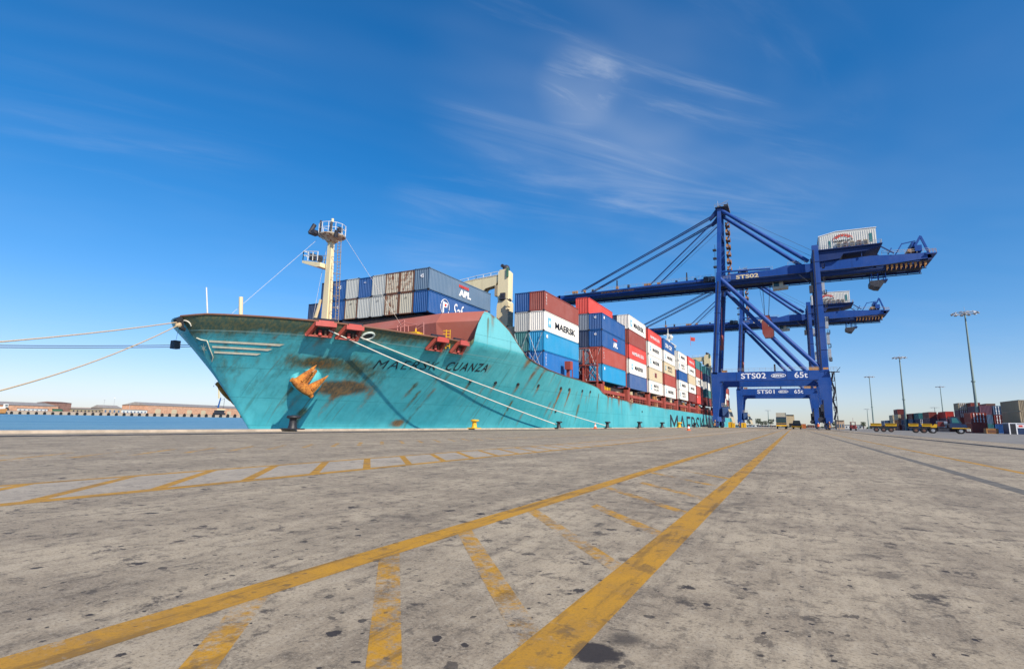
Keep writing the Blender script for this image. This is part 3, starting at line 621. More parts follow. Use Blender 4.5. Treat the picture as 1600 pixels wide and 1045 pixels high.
mb.build('railing', 'white', mr)
mb = MB(); mb.extr([(-45.35, 37.15, 17.3), (-42.6, 37.15, 16.75), (-42.6, 37.15, 16.3), (-43.2, 37.15, 16.35), (-45.35, 37.15, 17.05)], (0, 1.7, 0)); mb.build('lower_platform', 'cream', mr)
mb = MB(); mb.box(-44.6, -44.1, 37.4, 37.9, 17.35, 18.0); mb.box(-43.6, -43.2, 37.5, 38.0, 17.1, 17.7); mb.box(-44.1, -43.2, 36.6, 37.5, 19.9, 20.25); mb.tube((-44.0, 36.7, 20), (-43.7, 37.0, 21.0), .22, 8); mb.tube((-42.8, 37.0, 19.9), (-42.8, 37.0, 21.3), .10, 8)
mb.tube((-40.9, 37.4, 19.3), (-40.7, 37.3, 20.0), .2, 8); mb.tube((-41.3, 37, 19.9), (-41.2, 37, 20.9), .12, 8); mb.box(-41.0, -40.7, 37.6, 38.1, 20.0, 20.5); mb.build('lamp_cluster', 'darksteel', mr)
mb = MB(); mb.tube((-42.35, 38, 19.9), (-42.35, 38, 21.4), .14, 8); mb.tube((-42.2, 38, 21.4), (-42.2, 38, 21.75), .14, 8)
mb.build('topmast', 'cream', mr)
mb = MB()
for zz_ in [8 + .33 * i for i in range(34)]: mb.beam((-40.75 - (zz_ - 8) * .055, 38.2, zz_), (-40.3 - (zz_ - 8) * .055, 38.2, zz_), .04, .04)
for dx in (-40.75, -40.3): mb.beam((dx, 38.2, 7.5), (dx - .63, 38.2, 19.2), .05, .05)
for zz_ in (9.5, 10.7, 11.9, 13.1, 14.3, 15.5, 16.7, 17.9, 19): 
    cx2 = -40.5 - (zz_ - 8) * .055; mb.path([(cx2 - .28, 38.2, zz_), (cx2 - .28, 37.7, zz_), (cx2, 37.5, zz_), (cx2 + .28, 37.7, zz_), (cx2 + .28, 38.2, zz_)], .025, 4)
mb.build('caged_ladder', 'c_tan', mr)
mb = MB(); top = Vector((-42.1, 38, 19.7))
a = onX(383, 474, -41.5); mb.tube(top + Vector((-1.6, -.6, -.3)), a.lerp(top, -.12), .013, 5)
mb.tube(top + Vector((1.7, .3, -.3)), Vector((-38.0, 45.2, 11.0)), .014, 5); mb.tube(top + Vector((-.6, 0, -.6)), Vector((-44.3, 38, 9)), .014, 5); mb.build('stay_wire', 'ropewhite', mr)
mb = MB(); a = onX(379, 492, XC + 1); bq = onX(376.5, 464, XC + 1); mb.tube(a - Vector((0, 0, 1.6)), bq, .17, 10); mb.build('bow_post', 'cream', ship)
mb = MB(); a = onX(327, 491, XC); bq = onX(322.5, 449, XC); mb.tube(a - Vector((0, 0, 1)), bq, .075, 8, .05); mb.build('jackstaff', 'white', ship)
# breakwater with sloping lip, rails in front of it
bw = MB(); A = Vector((-27.75, 45.25, 0)); B_ = Vector((-32.9, 44.4, 0)); C_ = Vector((-59, 48.3, 0))
for P_, Q_ in ((A, B_), (B_, C_)):
    up1 = Vector((0, .15, 10.95)); up2 = Vector((0, 1.15, 12.15)); lo = Vector((0, .9, 6.8)); lq = lo.copy(); lo = lo + Vector((-1.9 if P_ is A else 0, 0, 0)); th = Vector((0, .25, 0))
    bw.add([P_ + lo, Q_ + lq, Q_ + up1, P_ + up1, P_ + up2, Q_ + up2, P_ + lo + th, Q_ + lq + th, Q_ + up1 + th * 2, P_ + up1 + th * 2, P_ + up2 + th, Q_ + up2 + th],
           [(0, 1, 2, 3), (3, 2, 5, 4), (6, 9, 8, 7), (9, 10, 11, 8), (4, 5, 11, 10), (0, 3, 9, 6), (3, 4, 10, 9)], 0)
bw.build('breakwater', paint('breakwater_red', (.42, .13, .09), .6, .03, .15, .3), ship)
def dr(pts): return [onY(u, v_, 41.5) for u, v_ in pts]
rl = MB()
for pts in ([(632, 500), (632, 521)], [(621, 508), (632, 500)], [(621, 512.5), (632, 505)], [(621, 508), (621, 519)], [(632, 504), (651, 507)], [(662, 504), (662, 524)], [(650, 511), (662, 504)], [(650, 515), (662, 508.5)], [(650, 511), (650, 521)], [(638, 518), (638, 509)], [(626, 510), (626, 519)], [(637, 510), (633, 509)]):
    q = dr(pts); rl.tube(q[0], q[1], .05, 6)
rl.build('deck_handrail', paint('pink_red_rail', (.50, .20, .17), .5, .1), ship)
wl = MB(); q = onY(647, 521, 41.5); wl.box(q.x - .7, q.x + .6, 41.2, 42.2, q.z - .9, q.z + .12); wl.tube(q + Vector((.2, 0, .1)), q + Vector((.2, 0, .5)), .09, 8); wl.tube((q.x - 1.0, 41.7, q.z - .4), (q.x + .9, 41.7, q.z - .4), .45, 14)
wl.build('mooring_winch', 'yellow', ship)
# lashing ladder (yellow grating in the gap)
lg = MB(); q = onX(696, 530, -29.2)
for i in range(6): lg.beam(q + Vector((-.3, 0, .85 - i * .3)), q + Vector((.35, .25, .85 - i * .3)), .06, .06)
lg.beam(q + Vector((0, .1, -.9)), q + Vector((0, .1, .95)), .07, .07); lg.beam(q + Vector((.35, .25, -.9)), q + Vector((.35, .25, .95)), .05, .05); lg.build('yellow_ladder', 'yellow', ship)

# ship cranes
def ship_crane(x, y, jib, base_z, ped_z, top_z, s=1.0, sign='K'):
    r = bpy.data.objects.new('deck_crane', None); COL.objects.link(r); r.parent = ship; r.location = Vector((x, y, base_z)) - wloc(ship); r.empty_display_size = 1
    mb = MB(); mb.lathe([(1.6, base_z), (1.6, ped_z - .2), (1.5, ped_z), (1.0, ped_z + .02)], (x + .95, y - .3, 0), 28); mb.build('pedestal', 'cream', r)
    zr = ped_z + (top_z - ped_z) * .47
    mb = MB(); mb.prism([(x - 1.45 * s, ped_z), (x + 1.5 * s, ped_z), (x + 1.5 * s, zr - .5), (x + 1.1 * s, zr - .1), (x - 1.1 * s, zr - .1), (x - 1.45 * s, zr - 1.1)], y - 1.3 * s, y + 1.3 * s); mb.build('slewing_column', 'cream', r)
    mb = MB(); mb.lathe([(1.35 * s, zr - .25), (1.5 * s, zr - .15), (1.5 * s, zr + .1), (1.3 * s, zr + .2)], (x, y, 0), 20); mb.box(x - .25, x + .55, y - 1.75 * s, y - 1.3 * s, zr - .1, zr + .9); mb.build('slewing_ring', 'darksteel', r); mb = MB(); mb.box(x + 1.3 * s, x + 2.0 * s, y - 1.4, y - .6, zr - 1.3, zr - .7); mb.box(x + 1.3 * s, x + 1.8 * s, y - 1.3, y - .7, zr - 1.8, zr - 1.3); mb.build('slewing_motor', 'cream', r)
    mb = MB(); mb.prism([(x - 1.35 * s, zr), (x + 1.35 * s, zr), (x + 1.35 * s, top_z - .7), (x + .8 * s, top_z - .3), (x - .9 * s, top_z - .3), (x - 1.35 * s, top_z - 1.0)], y - 1.15 * s, y + 1.15 * s)
    mb.build('crane_house', 'cream', r)
    mb = MB(); mb.lathe([(.75 * s, top_z - .4), (.85 * s, top_z), (.7 * s, top_z + .35), (.3 * s, top_z + .55)], (x + .1, y, 0), 12); mb.tube((x - .2, y - .8, top_z + .3), (x - .2, y + .8, top_z + .3), .4 * s, 12); mb.build('head_sheave', 'darksteel', r)
    mb = MB(); mb.box(x + 1.05 * s, x + 1.45 * s, y - 1.2 * s - .2, y - 1.16 * s, top_z - 1.6, top_z - .2); mb.build('vent_panel', 'c_green', r)
    mb = MB(); mb.box(x - 2.15 * s, x - 1.36 * s, y - .8, y + .8, zr + .6, zr + 2.3); mb.build('operator_cabin', 'c_tan', r)
    dx, dy = jib; L = sqrt(dx * dx + dy * dy); ux, uy = dx / L, dy / L
    S0, S1, S2 = top_z - 1.0, top_z - .85, top_z - 1.6
    mb = MB()
    def Q(d, z, w): return (x + ux * d - uy * w, y + uy * d + ux * w, z)
    for w in (-.62, .62):
        base = [Q(.5, S0, w), Q(1.4, S0 - 1.6, w), Q(3.2, S0 - 1.9, w), Q(5.4, S0 - 3.6, w), Q(9.5, S0 - 3.2, w), Q(L, S0 - 2.4, w), Q(L, S0 - 1.4, w), Q(6, S0 - .25, w)]
        mb.extr(base, Vector((-uy, ux, 0)) * (.22 if w < 0 else -.22))
    mb.extr([Q(.5, S0, -.62), Q(6, S0 - .25, -.62), Q(6, S0 - .25, .62), Q(.5, S0, .62)], (0, 0, -.2)); mb.extr([Q(6, S0 - .25, -.62), Q(L, S0 - 1.4, -.62), Q(L, S0 - 1.4, .62), Q(6, S0 - .25, .62)], (0, 0, -.2))
    mb.extr([Q(3.9, S0 - .5, -.75), Q(5.2, S0 - .5, -.75), Q(5.6, S0 - 3.2, -.75), Q(3.6, S0 - 2.9, -.75)], Vector((-uy, ux, 0)) * -.25)
    mb.build('jib', 'cream', r)
    mb = MB(); mb.rail(Q(1.8, S0 + .02, -.8), Q(6, S0 - .2, -.8), 1.0, 1.1, .03); mb.rail(Q(6, S0 - .2, -.8), Q(L * .9, S0 - 1.1, -.8), 1.0, 1.5, .03); mb.build('jib_railing', 'white', r)
    return r
ship_crane(-37.85, 68.6, (-17, .6), 8, 14.6, 24.0, .66)
kx = MB(); add_text(kx, 'RK', lambda x_, y_: Vector((-38.1 + x_, 66.62 + .35 * ((x_ - 1.2) / 1.2) ** 2 - .3, 13.9 - x_ * .1 + y_)), 2.2, .9, bold=.02, shear=.2); kx.build('pedestal_lettering', 'lettering_black', ship)
q1 = onY(1112, 566, 197.5)
ship_crane(-29.2, 224, (-9, .5), 8, 20, 29.2, .9)
# hatch coamings, lashing posts, deck gear under the container bays
BAYS = [(65.4, 78.9), (82.5, 96.0), (98.6, 112.0), (114.2, 127.7), (130.0, 143.4), (148.8, 162.0), (164.0, 177.0), (178.6, 192.2), (200.0, 213.6), (236, 249), (251, 264), (266, 279)]
hc_ = MB()
for a, bq in BAYS: hc_.box(-57.5, -27.9 if a > 80 else -31, a - .2, bq + .2, 4.2, 7.15); 
hc_.box(-60, -40, 51.3, 66.4, 6.9, 13.75)
hc_.build('hatch_coaming', plain('dark_hatch', (.045, .03, .028), .8, .4), ship)
for i, (a, bq) in enumerate(BAYS):
    if a > 229: continue
    if a > 80:
        yy = bq + .15 if i else bq
        for y_ in ([a - 1.6] if i == 1 else []) + [yy]:
            pm = MB(); pm.box(-27.5, -26.75, y_, y_ + .75, 4.3, 7.35); pm.box(-27.45, -26.8, y_ + 1.15, y_ + 1.7, 4.3, 7.2); pm.box(-27.5, -26.75, y_, y_ + 1.7, 7.0, 7.4); pm.build('hatch_post', 'red', ship)
        rl = MB(); rl.beam((-27.2, a + .5, 5.9), (-27.2, bq - .6, 5.9), .35, .55); rl.beam((-27.1, a + .5, 5.25), (-27.1, bq - .6, 5.25), .08, .08)
        for k in range(9): yk = a + 1.2 + (bq - a - 2) * k / 8; rl.beam((-27.1, yk, 4.4), (-27.1, yk, 5.9), .1, .1)
        rl.build('side_girder', 'red', ship)
        rl = MB(); random.seed(i * 5 + 1)
        for k in range(10): yk = a + random.uniform(.5, 12); rl.box(-27.6, -27.2, yk, yk + random.uniform(.15, .6), 4.3, random.uniform(5.6, 7.0), random.choice((0, 1, 2, 3)))
        rl.build('deck_gear', ['cream', 'darksteel', 'yellow' if i < 3 else 'orange', 'c_frame_rust'], ship)
    # lashing bridge in the gap behind the bay
    nxt = BAYS[i + 1][0] if i + 1 < len(BAYS) else bq + 3
    lb_ = MB(); ym = (bq + nxt) / 2 if nxt - bq < 6 else bq + 1.3
    for xx in (-27.35, -29.7, -32.0): lb_.beam((xx, ym, 4.3), (xx, ym, 15.5 if a > 80 else 12.5), .22, .3)
    for z_ in (7.3, 9.9, 12.7): lb_.box(-33, -27.2, ym - .35, ym + .35, z_, z_ + .12)
    for k in range(3): lb_.beam((-29.7, ym, 4.6 + k * 2.8), (-27.4, ym, 7.3 + k * 2.8), .08, .08); lb_.beam((-27.4, ym, 4.6 + k * 2.8), (-29.7, ym, 7.3 + k * 2.8), .08, .08)
    lb_.build('lashing_bridge', 'red', ship)
lr = MB()
for xx in (-30.0, -32.3):
    for z0_, z1_ in ((7.6, 10.3), (7.6, 13.0)): lr.tube((xx, 65.15, z0_), (xx - 2.0, 65.15, z1_), .035, 5); lr.tube((xx - 2.0, 65.15, z0_), (xx, 65.15, z1_), .035, 5)
for xx in (-27.3, -29.7):
    for z0_, z1_ in ((7.6, 10.3), (7.6, 13.0)): lr.tube((xx, 82.25, z0_), (xx - 2.0, 82.25, z1_), .04, 5); lr.tube((xx - 2.0, 82.25, z0_), (xx, 82.25, z1_), .04, 5)
lr.build('lashing_rods', 'gal', ship)
pv = MB(); pv.box(-29.1, -28.2, 71.2, 72.2, 8.4, 9.6); pv.beam((-28.7, 71.6, 6.7), (-28.7, 71.6, 8.4), .5, .12); pv.beam((-28.3, 72.3, 6.7), (-28.3, 72.3, 8.4), .1, .1); pv.build('gangway_lamp_box', 'red', ship)
# accommodation block and radar mast far aft
ac = bpy.data.objects.new('superstructure', None); COL.objects.link(ac); ac.parent = ship; ac.location = Vector((-46, 225, 4)) - wloc(ship)
mb = MB(); mb.box(-55, -41, 218, 231, 4.2, 30); mb.box(-55.5, -40.6, 217.6, 231.5, 30, 30.4); mb.box(-53, -42.5, 219, 229, 30.4, 33.6); mb.box(-53.3, -42.2, 218.7, 229.3, 33.6, 33.9); mb.build('house', 'white', ac)
mb = MB(); mb.box(-52.6, -42.4, 218.9, 219.0, 31.6, 32.9); mb.box(-42.5, -42.4, 219.4, 228.6, 31.6, 32.9); mb.build('bridge_windows', 'glass', ac)
mb = MB(); mb.beam((-45, 226, 33.9), (-45, 226, 39), 1.4, 1.2, 0, .7, .7); mb.box(-46.5, -43.4, 225, 227, 36.2, 36.5); mb.lathe([(.2, 36.5), (.9, 37), (.9, 37.6), (.2, 38.2)], (-43.8, 226, 0), 12); mb.tube((-45, 226, 39), (-45, 226, 41), .15, 8); mb.beam((-46.8, 226, 38.4), (-43.4, 226, 38.4), .2, .3); mb.build('radar_mast', 'white', ac)
mb = MB(); mb.lathe([(1.6, 30), (1.6, 36), (1.3, 37)], (-50, 229, 0), 16); mb.build('funnel', 'star_blue', ac)
mb = MB(); mb.box(-31.5, -28.6, 145.3, 146.9, 7, 21.8); mb.box(-32.2, -28.2, 144.9, 147.4, 21.8, 22.1); mb.box(-31.2, -28.8, 145.3, 147, 22.1, 23.8); mb.build('stair_tower', 'white', ship)
fl = MB(); q = onY(1080, 531, 224)
fl.add([(q.x - .2, 224, q.z + 1.2), (q.x + 1.5, 224.4, q.z + .9), (q.x + 1.4, 224.2, q.z - .6), (q.x - .2, 224, q.z - .4)], [(0, 1, 2, 3)]); fl.tube((q.x - .3, 224, 33), (q.x - .3, 224, q.z + 2), .05, 6); fl.build('signal_flag', 'scarlet' if 'scarlet' in M else 'c_scarlet', ship)

# ------------------------------------------------------------------ containers
_cm = {}
def container_meshes(L, Wd, H, far=False):
    """long side along y, origin at the +x, -y, bottom corner; returns (panels, frame)"""
    k = (round(L, 2), round(Wd, 2), round(H, 2), far)
    if k in _cm: return _cm[k]
    p = MB(); f = MB(); d = .055 if not far else .09; fr = .13
    def corr(n, A, U, V, z0, z1, D):                   # corrugated sheet from A along U, height V, depth direction D
        per = U.length / n; u = U.normalized(); vs = []; 
        prof = [(0, 0), (.28, 0), (.5, 1), (.78, 1)]
        for i in range(n):
            for a, q in prof: o = A + u * per * (i + a) + D * (-d * q); vs += [o, o + V]
        o = A + U; vs += [o, o + V]; m = len(vs) // 2
        p.add(vs, [(2 * i, 2 * i + 1, 2 * i + 3, 2 * i + 2) for i in range(m - 1)])
    ns = int(L / (.30 if not far else .42)); ne = int(Wd / (.30 if not far else .30))
    X, Y, Z = Vector((1, 0, 0)), Vector((0, 1, 0)), Vector((0, 0, 1))
    o = .03
    corr(ns, Vector((-o, fr, fr)), Y * (L - 2 * fr), Z * (H - 2 * fr), 0, 0, X)
    corr(ns, Vector((-Wd + o, L - fr, fr)), -Y * (L - 2 * fr), Z * (H - 2 * fr), 0, 0, -X)
    corr(ne, Vector((-Wd + fr, o, fr)), X * (Wd - 2 * fr), Z * (H - 2 * fr), 0, 0, -Y)
    corr(ne, Vector((-fr, L - o, fr)), -X * (Wd - 2 * fr), Z * (H - 2 * fr), 0, 0, Y)
    p.add([(-Wd + .02, .02, H - .05), (-.02, .02, H - .05), (-.02, L - .02, H - .05), (-Wd + .02, L - .02, H - .05)], [(0, 1, 2, 3)])
    p.add([(-Wd + .02, .02, .12), (-.02, .02, .12), (-.02, L - .02, .12), (-Wd + .02, L - .02, .12)], [(3, 2, 1, 0)])
    for x in (-fr, -Wd):
        for y in (0, L - fr): f.box(x, x + fr, y, y + fr, .13, H - .13)
    for z in (0, H - fr):
        for x in (-fr, -Wd): f.box(x + .005, x + fr - .005, fr, L - fr, z + .01, z + fr - .01)
        for y in (0, L - fr): f.box(-Wd + fr, -fr, y + .005, y + fr - .005, z + .01, z + fr - .01)
    for x in (-.19, -Wd - .01):                         # corner castings
        for y in (-.01, L - .19):
            for z in (0, H - .13): f.box(x, x + .20, y, y + .20, z, z + .13, 1)
    _cm[k] = (p.mesh('container_panels', [M['c_grey']]), f.mesh('container_frame', [M['c_grey'], M['darksteel']])); return _cm[k]
def container(x, y, z, col, label, L=13.45, Wd=2.30, H=2.80, frame=None, group='containers stacked on the ship', far=False, rotz=0, simple=False):
    pm, fm = container_meshes(L, Wd, H, far)
    r = thing('shipping_container', label, 'container', (x, y, z), group, rotz)
    part('panels', pm, r, mats=['c_' + col]); part('frame', fm, r, mats=['c_' + (frame or col), 'darksteel'])
    return r
def side_text(r, body, y, z, w, h, mat, name='lettering', x=.012, **kw):
    """lettering on the +x side of container r"""
    mb = MB(); add_text(mb, body, lambda a, b_: Vector((x, y + a, z + b_)), w, h, **kw)
    me = mb.mesh(name, [M[mat]]); return part(name, me, r)
def end_text(r, body, x, z, w, h, mat, name='number', **kw):
    mb = MB(); add_text(mb, body, lambda a, b_: Vector((x + a, -.02, z + b_)), w, h, **kw); me = mb.mesh(name, [M[mat]]); return part(name, me, r)
def star_panel(r, y, z, s, name='star_panel', arms='lettering_white'):
    mb = MB(); mb.add([(.012, y, z), (.012, y + s, z), (.012, y + s, z + s * 1.15), (.012, y, z + s * 1.15)], [(0, 1, 2, 3)])
    cy, cz = y + s / 2, z + s * .575; vs = [(.022, cy, cz)]
    for k in range(14):
        a = pi / 2 + k * pi / 7; rr = s * (.44 if k % 2 == 0 else .15); vs.append((.022, cy + cos(a) * rr, cz + sin(a) * rr))
    mb.add(vs, [(0, 1 + k, 1 + (k + 1) % 14) for k in range(14)], 1); return part(name, mb.mesh(name, [M['star_blue'], M[arms]]), r)
def deco(r, kind, L):
    if kind == 'star': star_panel(r, L * .10, .72, 1.15); side_text(r, 'MAERSK', L * .29, .85, L * .60, .98, 'lettering_black', bold=.02)
    elif kind == 'starsmall': star_panel(r, L * .12, .9, .95); side_text(r, 'MAERSK', L * .30, 1.0, L * .5, .8, 'lettering_black', bold=.02)
    elif kind == 'sealand': star_panel(r, L * .10, .8, .95, arms='lettering_white'); side_text(r, 'MAERSK', L * .32, 1.45, L * .38, .65, 'lettering_black', bold=.01); side_text(r, 'SEALAND', L * .32, .7, L * .40, .55, 'lettering_black', name='second_line')
    elif kind == 'hs': side_text(r, 'HAMBURG SÜD', L * .16, .95, L * .68, .80, 'lettering_white', bold=.02)
    elif kind == 'apl': 
        side_text(r, 'APL', L * .44, .62, L * .20, .95, 'lettering_white', bold=.06)
        mb = MB()
        for k in range(7): mb.add([(.012, L * .44 + k * .36, 1.82), (.012, L * .44 + k * .36 + .27, 1.82), (.012, L * .44 + k * .36 + .27, 2.2), (.012, L * .44 + k * .36, 2.2)], [(0, 1, 2, 3)])
        part('red_stripes', mb.mesh('red_stripes', [M['lettering_red']]), r)
    elif kind == 'cma': side_text(r, 'CMA CGM', L * .14, .8, L * .6, 1.1, 'lettering_white', bold=.03)
    elif kind == 'small': side_text(r, 'HLCU 4517', L * .72, 2.2, L * .2, .22, 'lettering_white')
    elif kind == 'vert':
        for k in range(4): side_text(r, 'TEXU'[k], L * .045, 2.15 - k * .42, .30, .30, 'lettering_white', name='code_letter')
    elif kind == 'plate': mb = MB(); mb.box(.0, .02, L * .06, L * .06 + .5, 1.9, 2.35); part('notice_plate', mb.mesh('notice_plate', [M['lettering_white']]), r)
    elif kind == 'mark': mb = MB(); mb.box(.0, .02, L * .42, L * .55, .9, 1.9); part('red_mark', mb.mesh('red_mark', [M['c_maroon']]), r); side_text(r, 'CAI', L * .3, 1.3, .9, .5, 'lettering_white')
CW = dict(blue='blue', navy='navy blue', cobalt='cobalt blue', cyan='bright cyan blue', periwinkle='faded periwinkle blue', slate='dusty grey blue', red='brick red', oxide='dark oxide red', scarlet='scarlet',
          maroon='maroon', white='white', grey='grey', greige='stained grey', rusty='grey rust-streaked', beige='beige', teal='dark teal', orange='orange', green='dark green', purple='purple brown', brown='brown', dusty='dusty blue grey', tan='tan')
DW = dict(star='with star panel and black lettering', starsmall='with star and small black lettering', sealand='with two-line black lettering', hs='with bold white lettering', apl='with white letters under red stripes', cma='with huge white lettering',
          small='', vert='with white vertical code', plate='with a white plate', mark='with a dark red mark')
TW = ['bottom tier', 'second tier', 'third tier', 'fourth tier', 'fifth tier', 'top sixth tier']
OW = ['first', 'second', 'third', 'fourth', 'fifth', 'sixth', 'seventh', 'eighth', 'ninth', 'tenth', 'eleventh', 'twelfth', 'aftmost']
# foremost bay: rows counted from the quay side
top_row = [('slate', 'blue'), 'rusty', 'rusty', 'grey', 'blue', 'grey', 'blue', 'navy']
bot_row = ['blue', 'greige', 'rusty', 'grey', 'grey', 'greige', 'blue', 'blue', 'navy']
for ti, row in ((0, bot_row), (1, top_row)):
    for k, c in enumerate(row):
        cc = c[0] if isinstance(c, tuple) else c
        H = 2.80; drop = -.10 if (k == 4 and ti) else 0
        if k == 0 and ti: drop = .05
        r = container(-39.0 - k * 2.355, 51.0, 13.92 + ti * 2.84 + drop, cc, '%s container, %s row from the quay, %s tier, foremost bay on the bow' % (CW[cc] if k or not ti else 'pale blue lettered', OW[k], ('lower', 'upper')[ti]), L=15.2, Wd=2.26, H=H, frame='c_frame_rust'[2:] if cc in ('rusty', 'greige') else None)
        if k == 0 and ti: r.children[0].material_slots[0].material = M['c_slate']
        if k in (0, 6) and ti: end_text(r, '45', -1.35, 1.55, .55, .5, 'lettering_white', bold=.03)
        elif k == 6: end_text(r, '6', -1.35, 1.6, .3, .5, 'lettering_white', bold=.03)
        elif k in (3, 4, 5, 1) and (k + ti) % 2: end_text(r, '45', -1.4, 2.0, .42, .2, 'lettering_black' if cc != 'blue' else 'lettering_white')
        if k == 0 and ti: deco(r, 'apl', 15.2)
        if k == 0 and not ti:
            mb = MB(); pts = [(.02, 3.6 + .95 * cos(a), 1.25 + 1.05 * sin(a)) for a in [2 * pi * i / 28 for i in range(29)]]; mb.path(pts, .05, 5); part('ring_emblem', mb.mesh('ring_emblem', [M['lettering_white']]), r)
            mb = MB(); mb.add([(.02, 3.1, .5), (.02, 3.4, .5), (.02, 3.4, 2.0), (.02, 3.1, 2.0)], [(0, 1, 2, 3)]); mb.add([(.02, 3.4, 1.2), (.02, 4.1, 1.3), (.02, 4.2, 1.9), (.02, 3.4, 1.95)], [(0, 1, 2, 3)]); part('flag_emblem', mb.mesh('flag_emblem', [M['lettering_white']]), r)
            mb = MB(); mb.add([(.03, 3.5, 1.35), (.03, 3.9, 1.4), (.03, 3.95, 1.75), (.03, 3.5, 1.7)], [(0, 1, 2, 3)]); part('red_patch', mb.mesh('red_patch', [M['lettering_red']]), r)
            side_text(r, 'Saf', 5.4, .35, 2.6, 1.9, 'lettering_white', bold=.0, shear=.35)
# rusted posts between the foremost columns
# the remaining bays: (x of the face, y, L, H, base z, [rows outermost first, each bottom to top])
bays = [
 (-29.8, 65.4, 13.5, 2.82, 7.65, [[('cobalt', 'vert'), ('cyan', 'plate'), ('white', 'star'), ('oxide', 'vert')], ['navy', 'teal', 'grey', 'blue']]),
 (-27.0, 82.4, 13.5, 2.82, 7.55, [[('cyan', 'plate'), ('red', 'vert'), ('blue', 'apl'), ('blue', 'plate')], ['maroon', 'dusty', 'navy', 'dusty', 'scarlet']]),
 (-27.0, 98.6, 13.4, 2.84, 7.40, [[('periwinkle', ''), ('white', 'starsmall'), ('scarlet', 'hs'), ('oxide', ''), ('white', 'star')], ['navy', 'navy', 'teal', 'navy', 'navy']]),
 (-27.0, 114.2, 13.4, 2.80, 7.45, [[('white', 'sealand'), ('beige', 'mark'), ('white', 'starsmall'), ('white', 'starsmall'), ('scarlet', 'hs')]]),
 (-27.0, 130.0, 13.4, 2.84, 7.40, [[('white', 'starsmall'), ('red', ''), ('beige', 'sealand'), ('white', 'starsmall'), ('blue', 'cma')]]),
 (-27.0, 148.8, 13.2, 2.62, 7.70, [[('white', 'sealand'), ('white', 'starsmall'), ('blue', ''), ('white', 'sealand'), ('white', 'starsmall')]]),
 (-27.0, 164.0, 13.0, 2.70, 7.70, [[('maroon', ''), ('white', 'starsmall'), ('beige', ''), ('white', 'starsmall'), ('scarlet', 'hs')]]),
 (-27.0, 178.6, 13.2, 2.84, 7.60, [[('scarlet', 'plate'), ('red', ''), ('white', 'sealand'), ('red', ''), ('teal', '')]]),
 (-27.0, 200.0, 13.2, 2.80, 7.80, [[('maroon', ''), ('teal', ''), ('white', ''), ('navy', ''), ('teal', '')]]),
 (-27.0, 236.0, 13.0, 2.84, 7.40, [[('white', ''), ('red', ''), ('scarlet', ''), ('beige', '')]]),
 (-27.0, 251.0, 13.0, 2.84, 7.40, [[('teal', ''), ('white', 'plate'), ('red', ''), ('navy', '')]]),
 (-27.0, 266.0, 13.0, 2.84, 7.00, [[('navy', ''), ('maroon', ''), ('white', ''), ('red', '')]])]
for bi, (x, y, L, H, z0, rows) in enumerate(bays):
    for ri, row in enumerate(rows):
        for ti, c in enumerate(row):
            cc, d = c if isinstance(c, tuple) else (c, '')
            lab = '%s container %s, %s, %s bay from the bow' % (CW[cc], DW[d] if d and d != 'small' else 'without big lettering', TW[ti], OW[bi + 1])
            if ri: lab = '%s container in %s row inboard, %s, %s bay from the bow' % (CW[cc], OW[ri], TW[ti], OW[bi + 1])
            r = container(x - ri * 2.36, y + .001 * ri, z0 + ti * (H + .03), cc, lab, L=L, H=H, far=bi > 4)
            if d: deco(r, d, L)
            if cc in ('blue',) and bi == 1 and not ri: end_text(r, '45', -1.4, 1.9, .4, .4, 'lettering_white', bold=.03)

# ------------------------------------------------------------------ mooring lines and bollards
def cat(p, q, sag, n=28): return [p.lerp(q, i / n) - Vector((0, 0, sag * 4 * (i / n) * (1 - i / n))) for i in range(n + 1)]
PA, PBb = hpx(512, 517) + Vector((.35, -.2, 0)), hpx(554, 525) + Vector((.35, -.2, 0))
BA, BB = Vector((-24.55, 0, .35)), Vector((-24.55, 0, .35)); BA.y = onX(876, 664, -24.5).y; BB.y = onX(950, 664, -24.5).y
def rope(name, pts, r, mat, label, cat_, group=None): return tag(MB().path(pts, r, 7).build(name, mat), label, cat_, group)
rope('mooring_line', cat(PA, BA, .30), .052, 'ropewhite', 'lower white spring line running from the forward fairlead down to a black bollard', 'rope', 'mooring lines')
rope('mooring_line', cat(PBb, BB, .45), .052, 'ropewhite', 'upper white spring line running from the second fairlead to the farther bollard', 'rope', 'mooring lines')
def left_line(p, ye, xe, ze, tv, name, r, mat, label):
    # find the sag that brings the line to the height it has where it leaves the picture
    best = None
    for k in range(0, 120):
        sg = k * .05; pts = cat(p, Vector((xe, ye, ze)), sg, 60); v_at = None
        for a_, b_ in zip(pts, pts[1:]):
            pa_, pb_ = pr(a_), pr(b_)
            if pa_ and pb_ and (pa_[0] - 0) * (pb_[0] - 0) <= 0: v_at = pa_[1] + (pb_[1] - pa_[1]) * (pa_[0]) / (pa_[0] - pb_[0] + 1e-9); break
        if v_at is not None and (best is None or abs(v_at - tv) < best[0]): best = (abs(v_at - tv), sg)
    sg = best[1] if best else .5
    rope(name, cat(p, Vector((xe, ye, ze)), sg, 40), r, mat, label, 'rope', 'mooring lines'); return cat(p, Vector((xe, ye, ze)), sg, 40)
def pr(p):
    q = RW.transposed() @ (Vector(p) - Vector((0, 0, EYE)))
    return None if q.z < .1 else (CXP + FPX * q.x / q.z, CYP - FPX * q.y / q.z)
bowc = onX(281, 507, XC + .2)
left_line(bowc + Vector((0, -.15, -.1)), -16, -26, .3, 610, 'mooring_line', .042, 'rope', 'lower straw coloured head line sagging from the bow to the quay at left')
left_line(bowc + Vector((-.1, -.2, .15)), -60, -30, 4.0, 552, 'mooring_line', .045, 'rope', 'upper straw coloured head line leaving the bow tip towards the left')
dlp = []
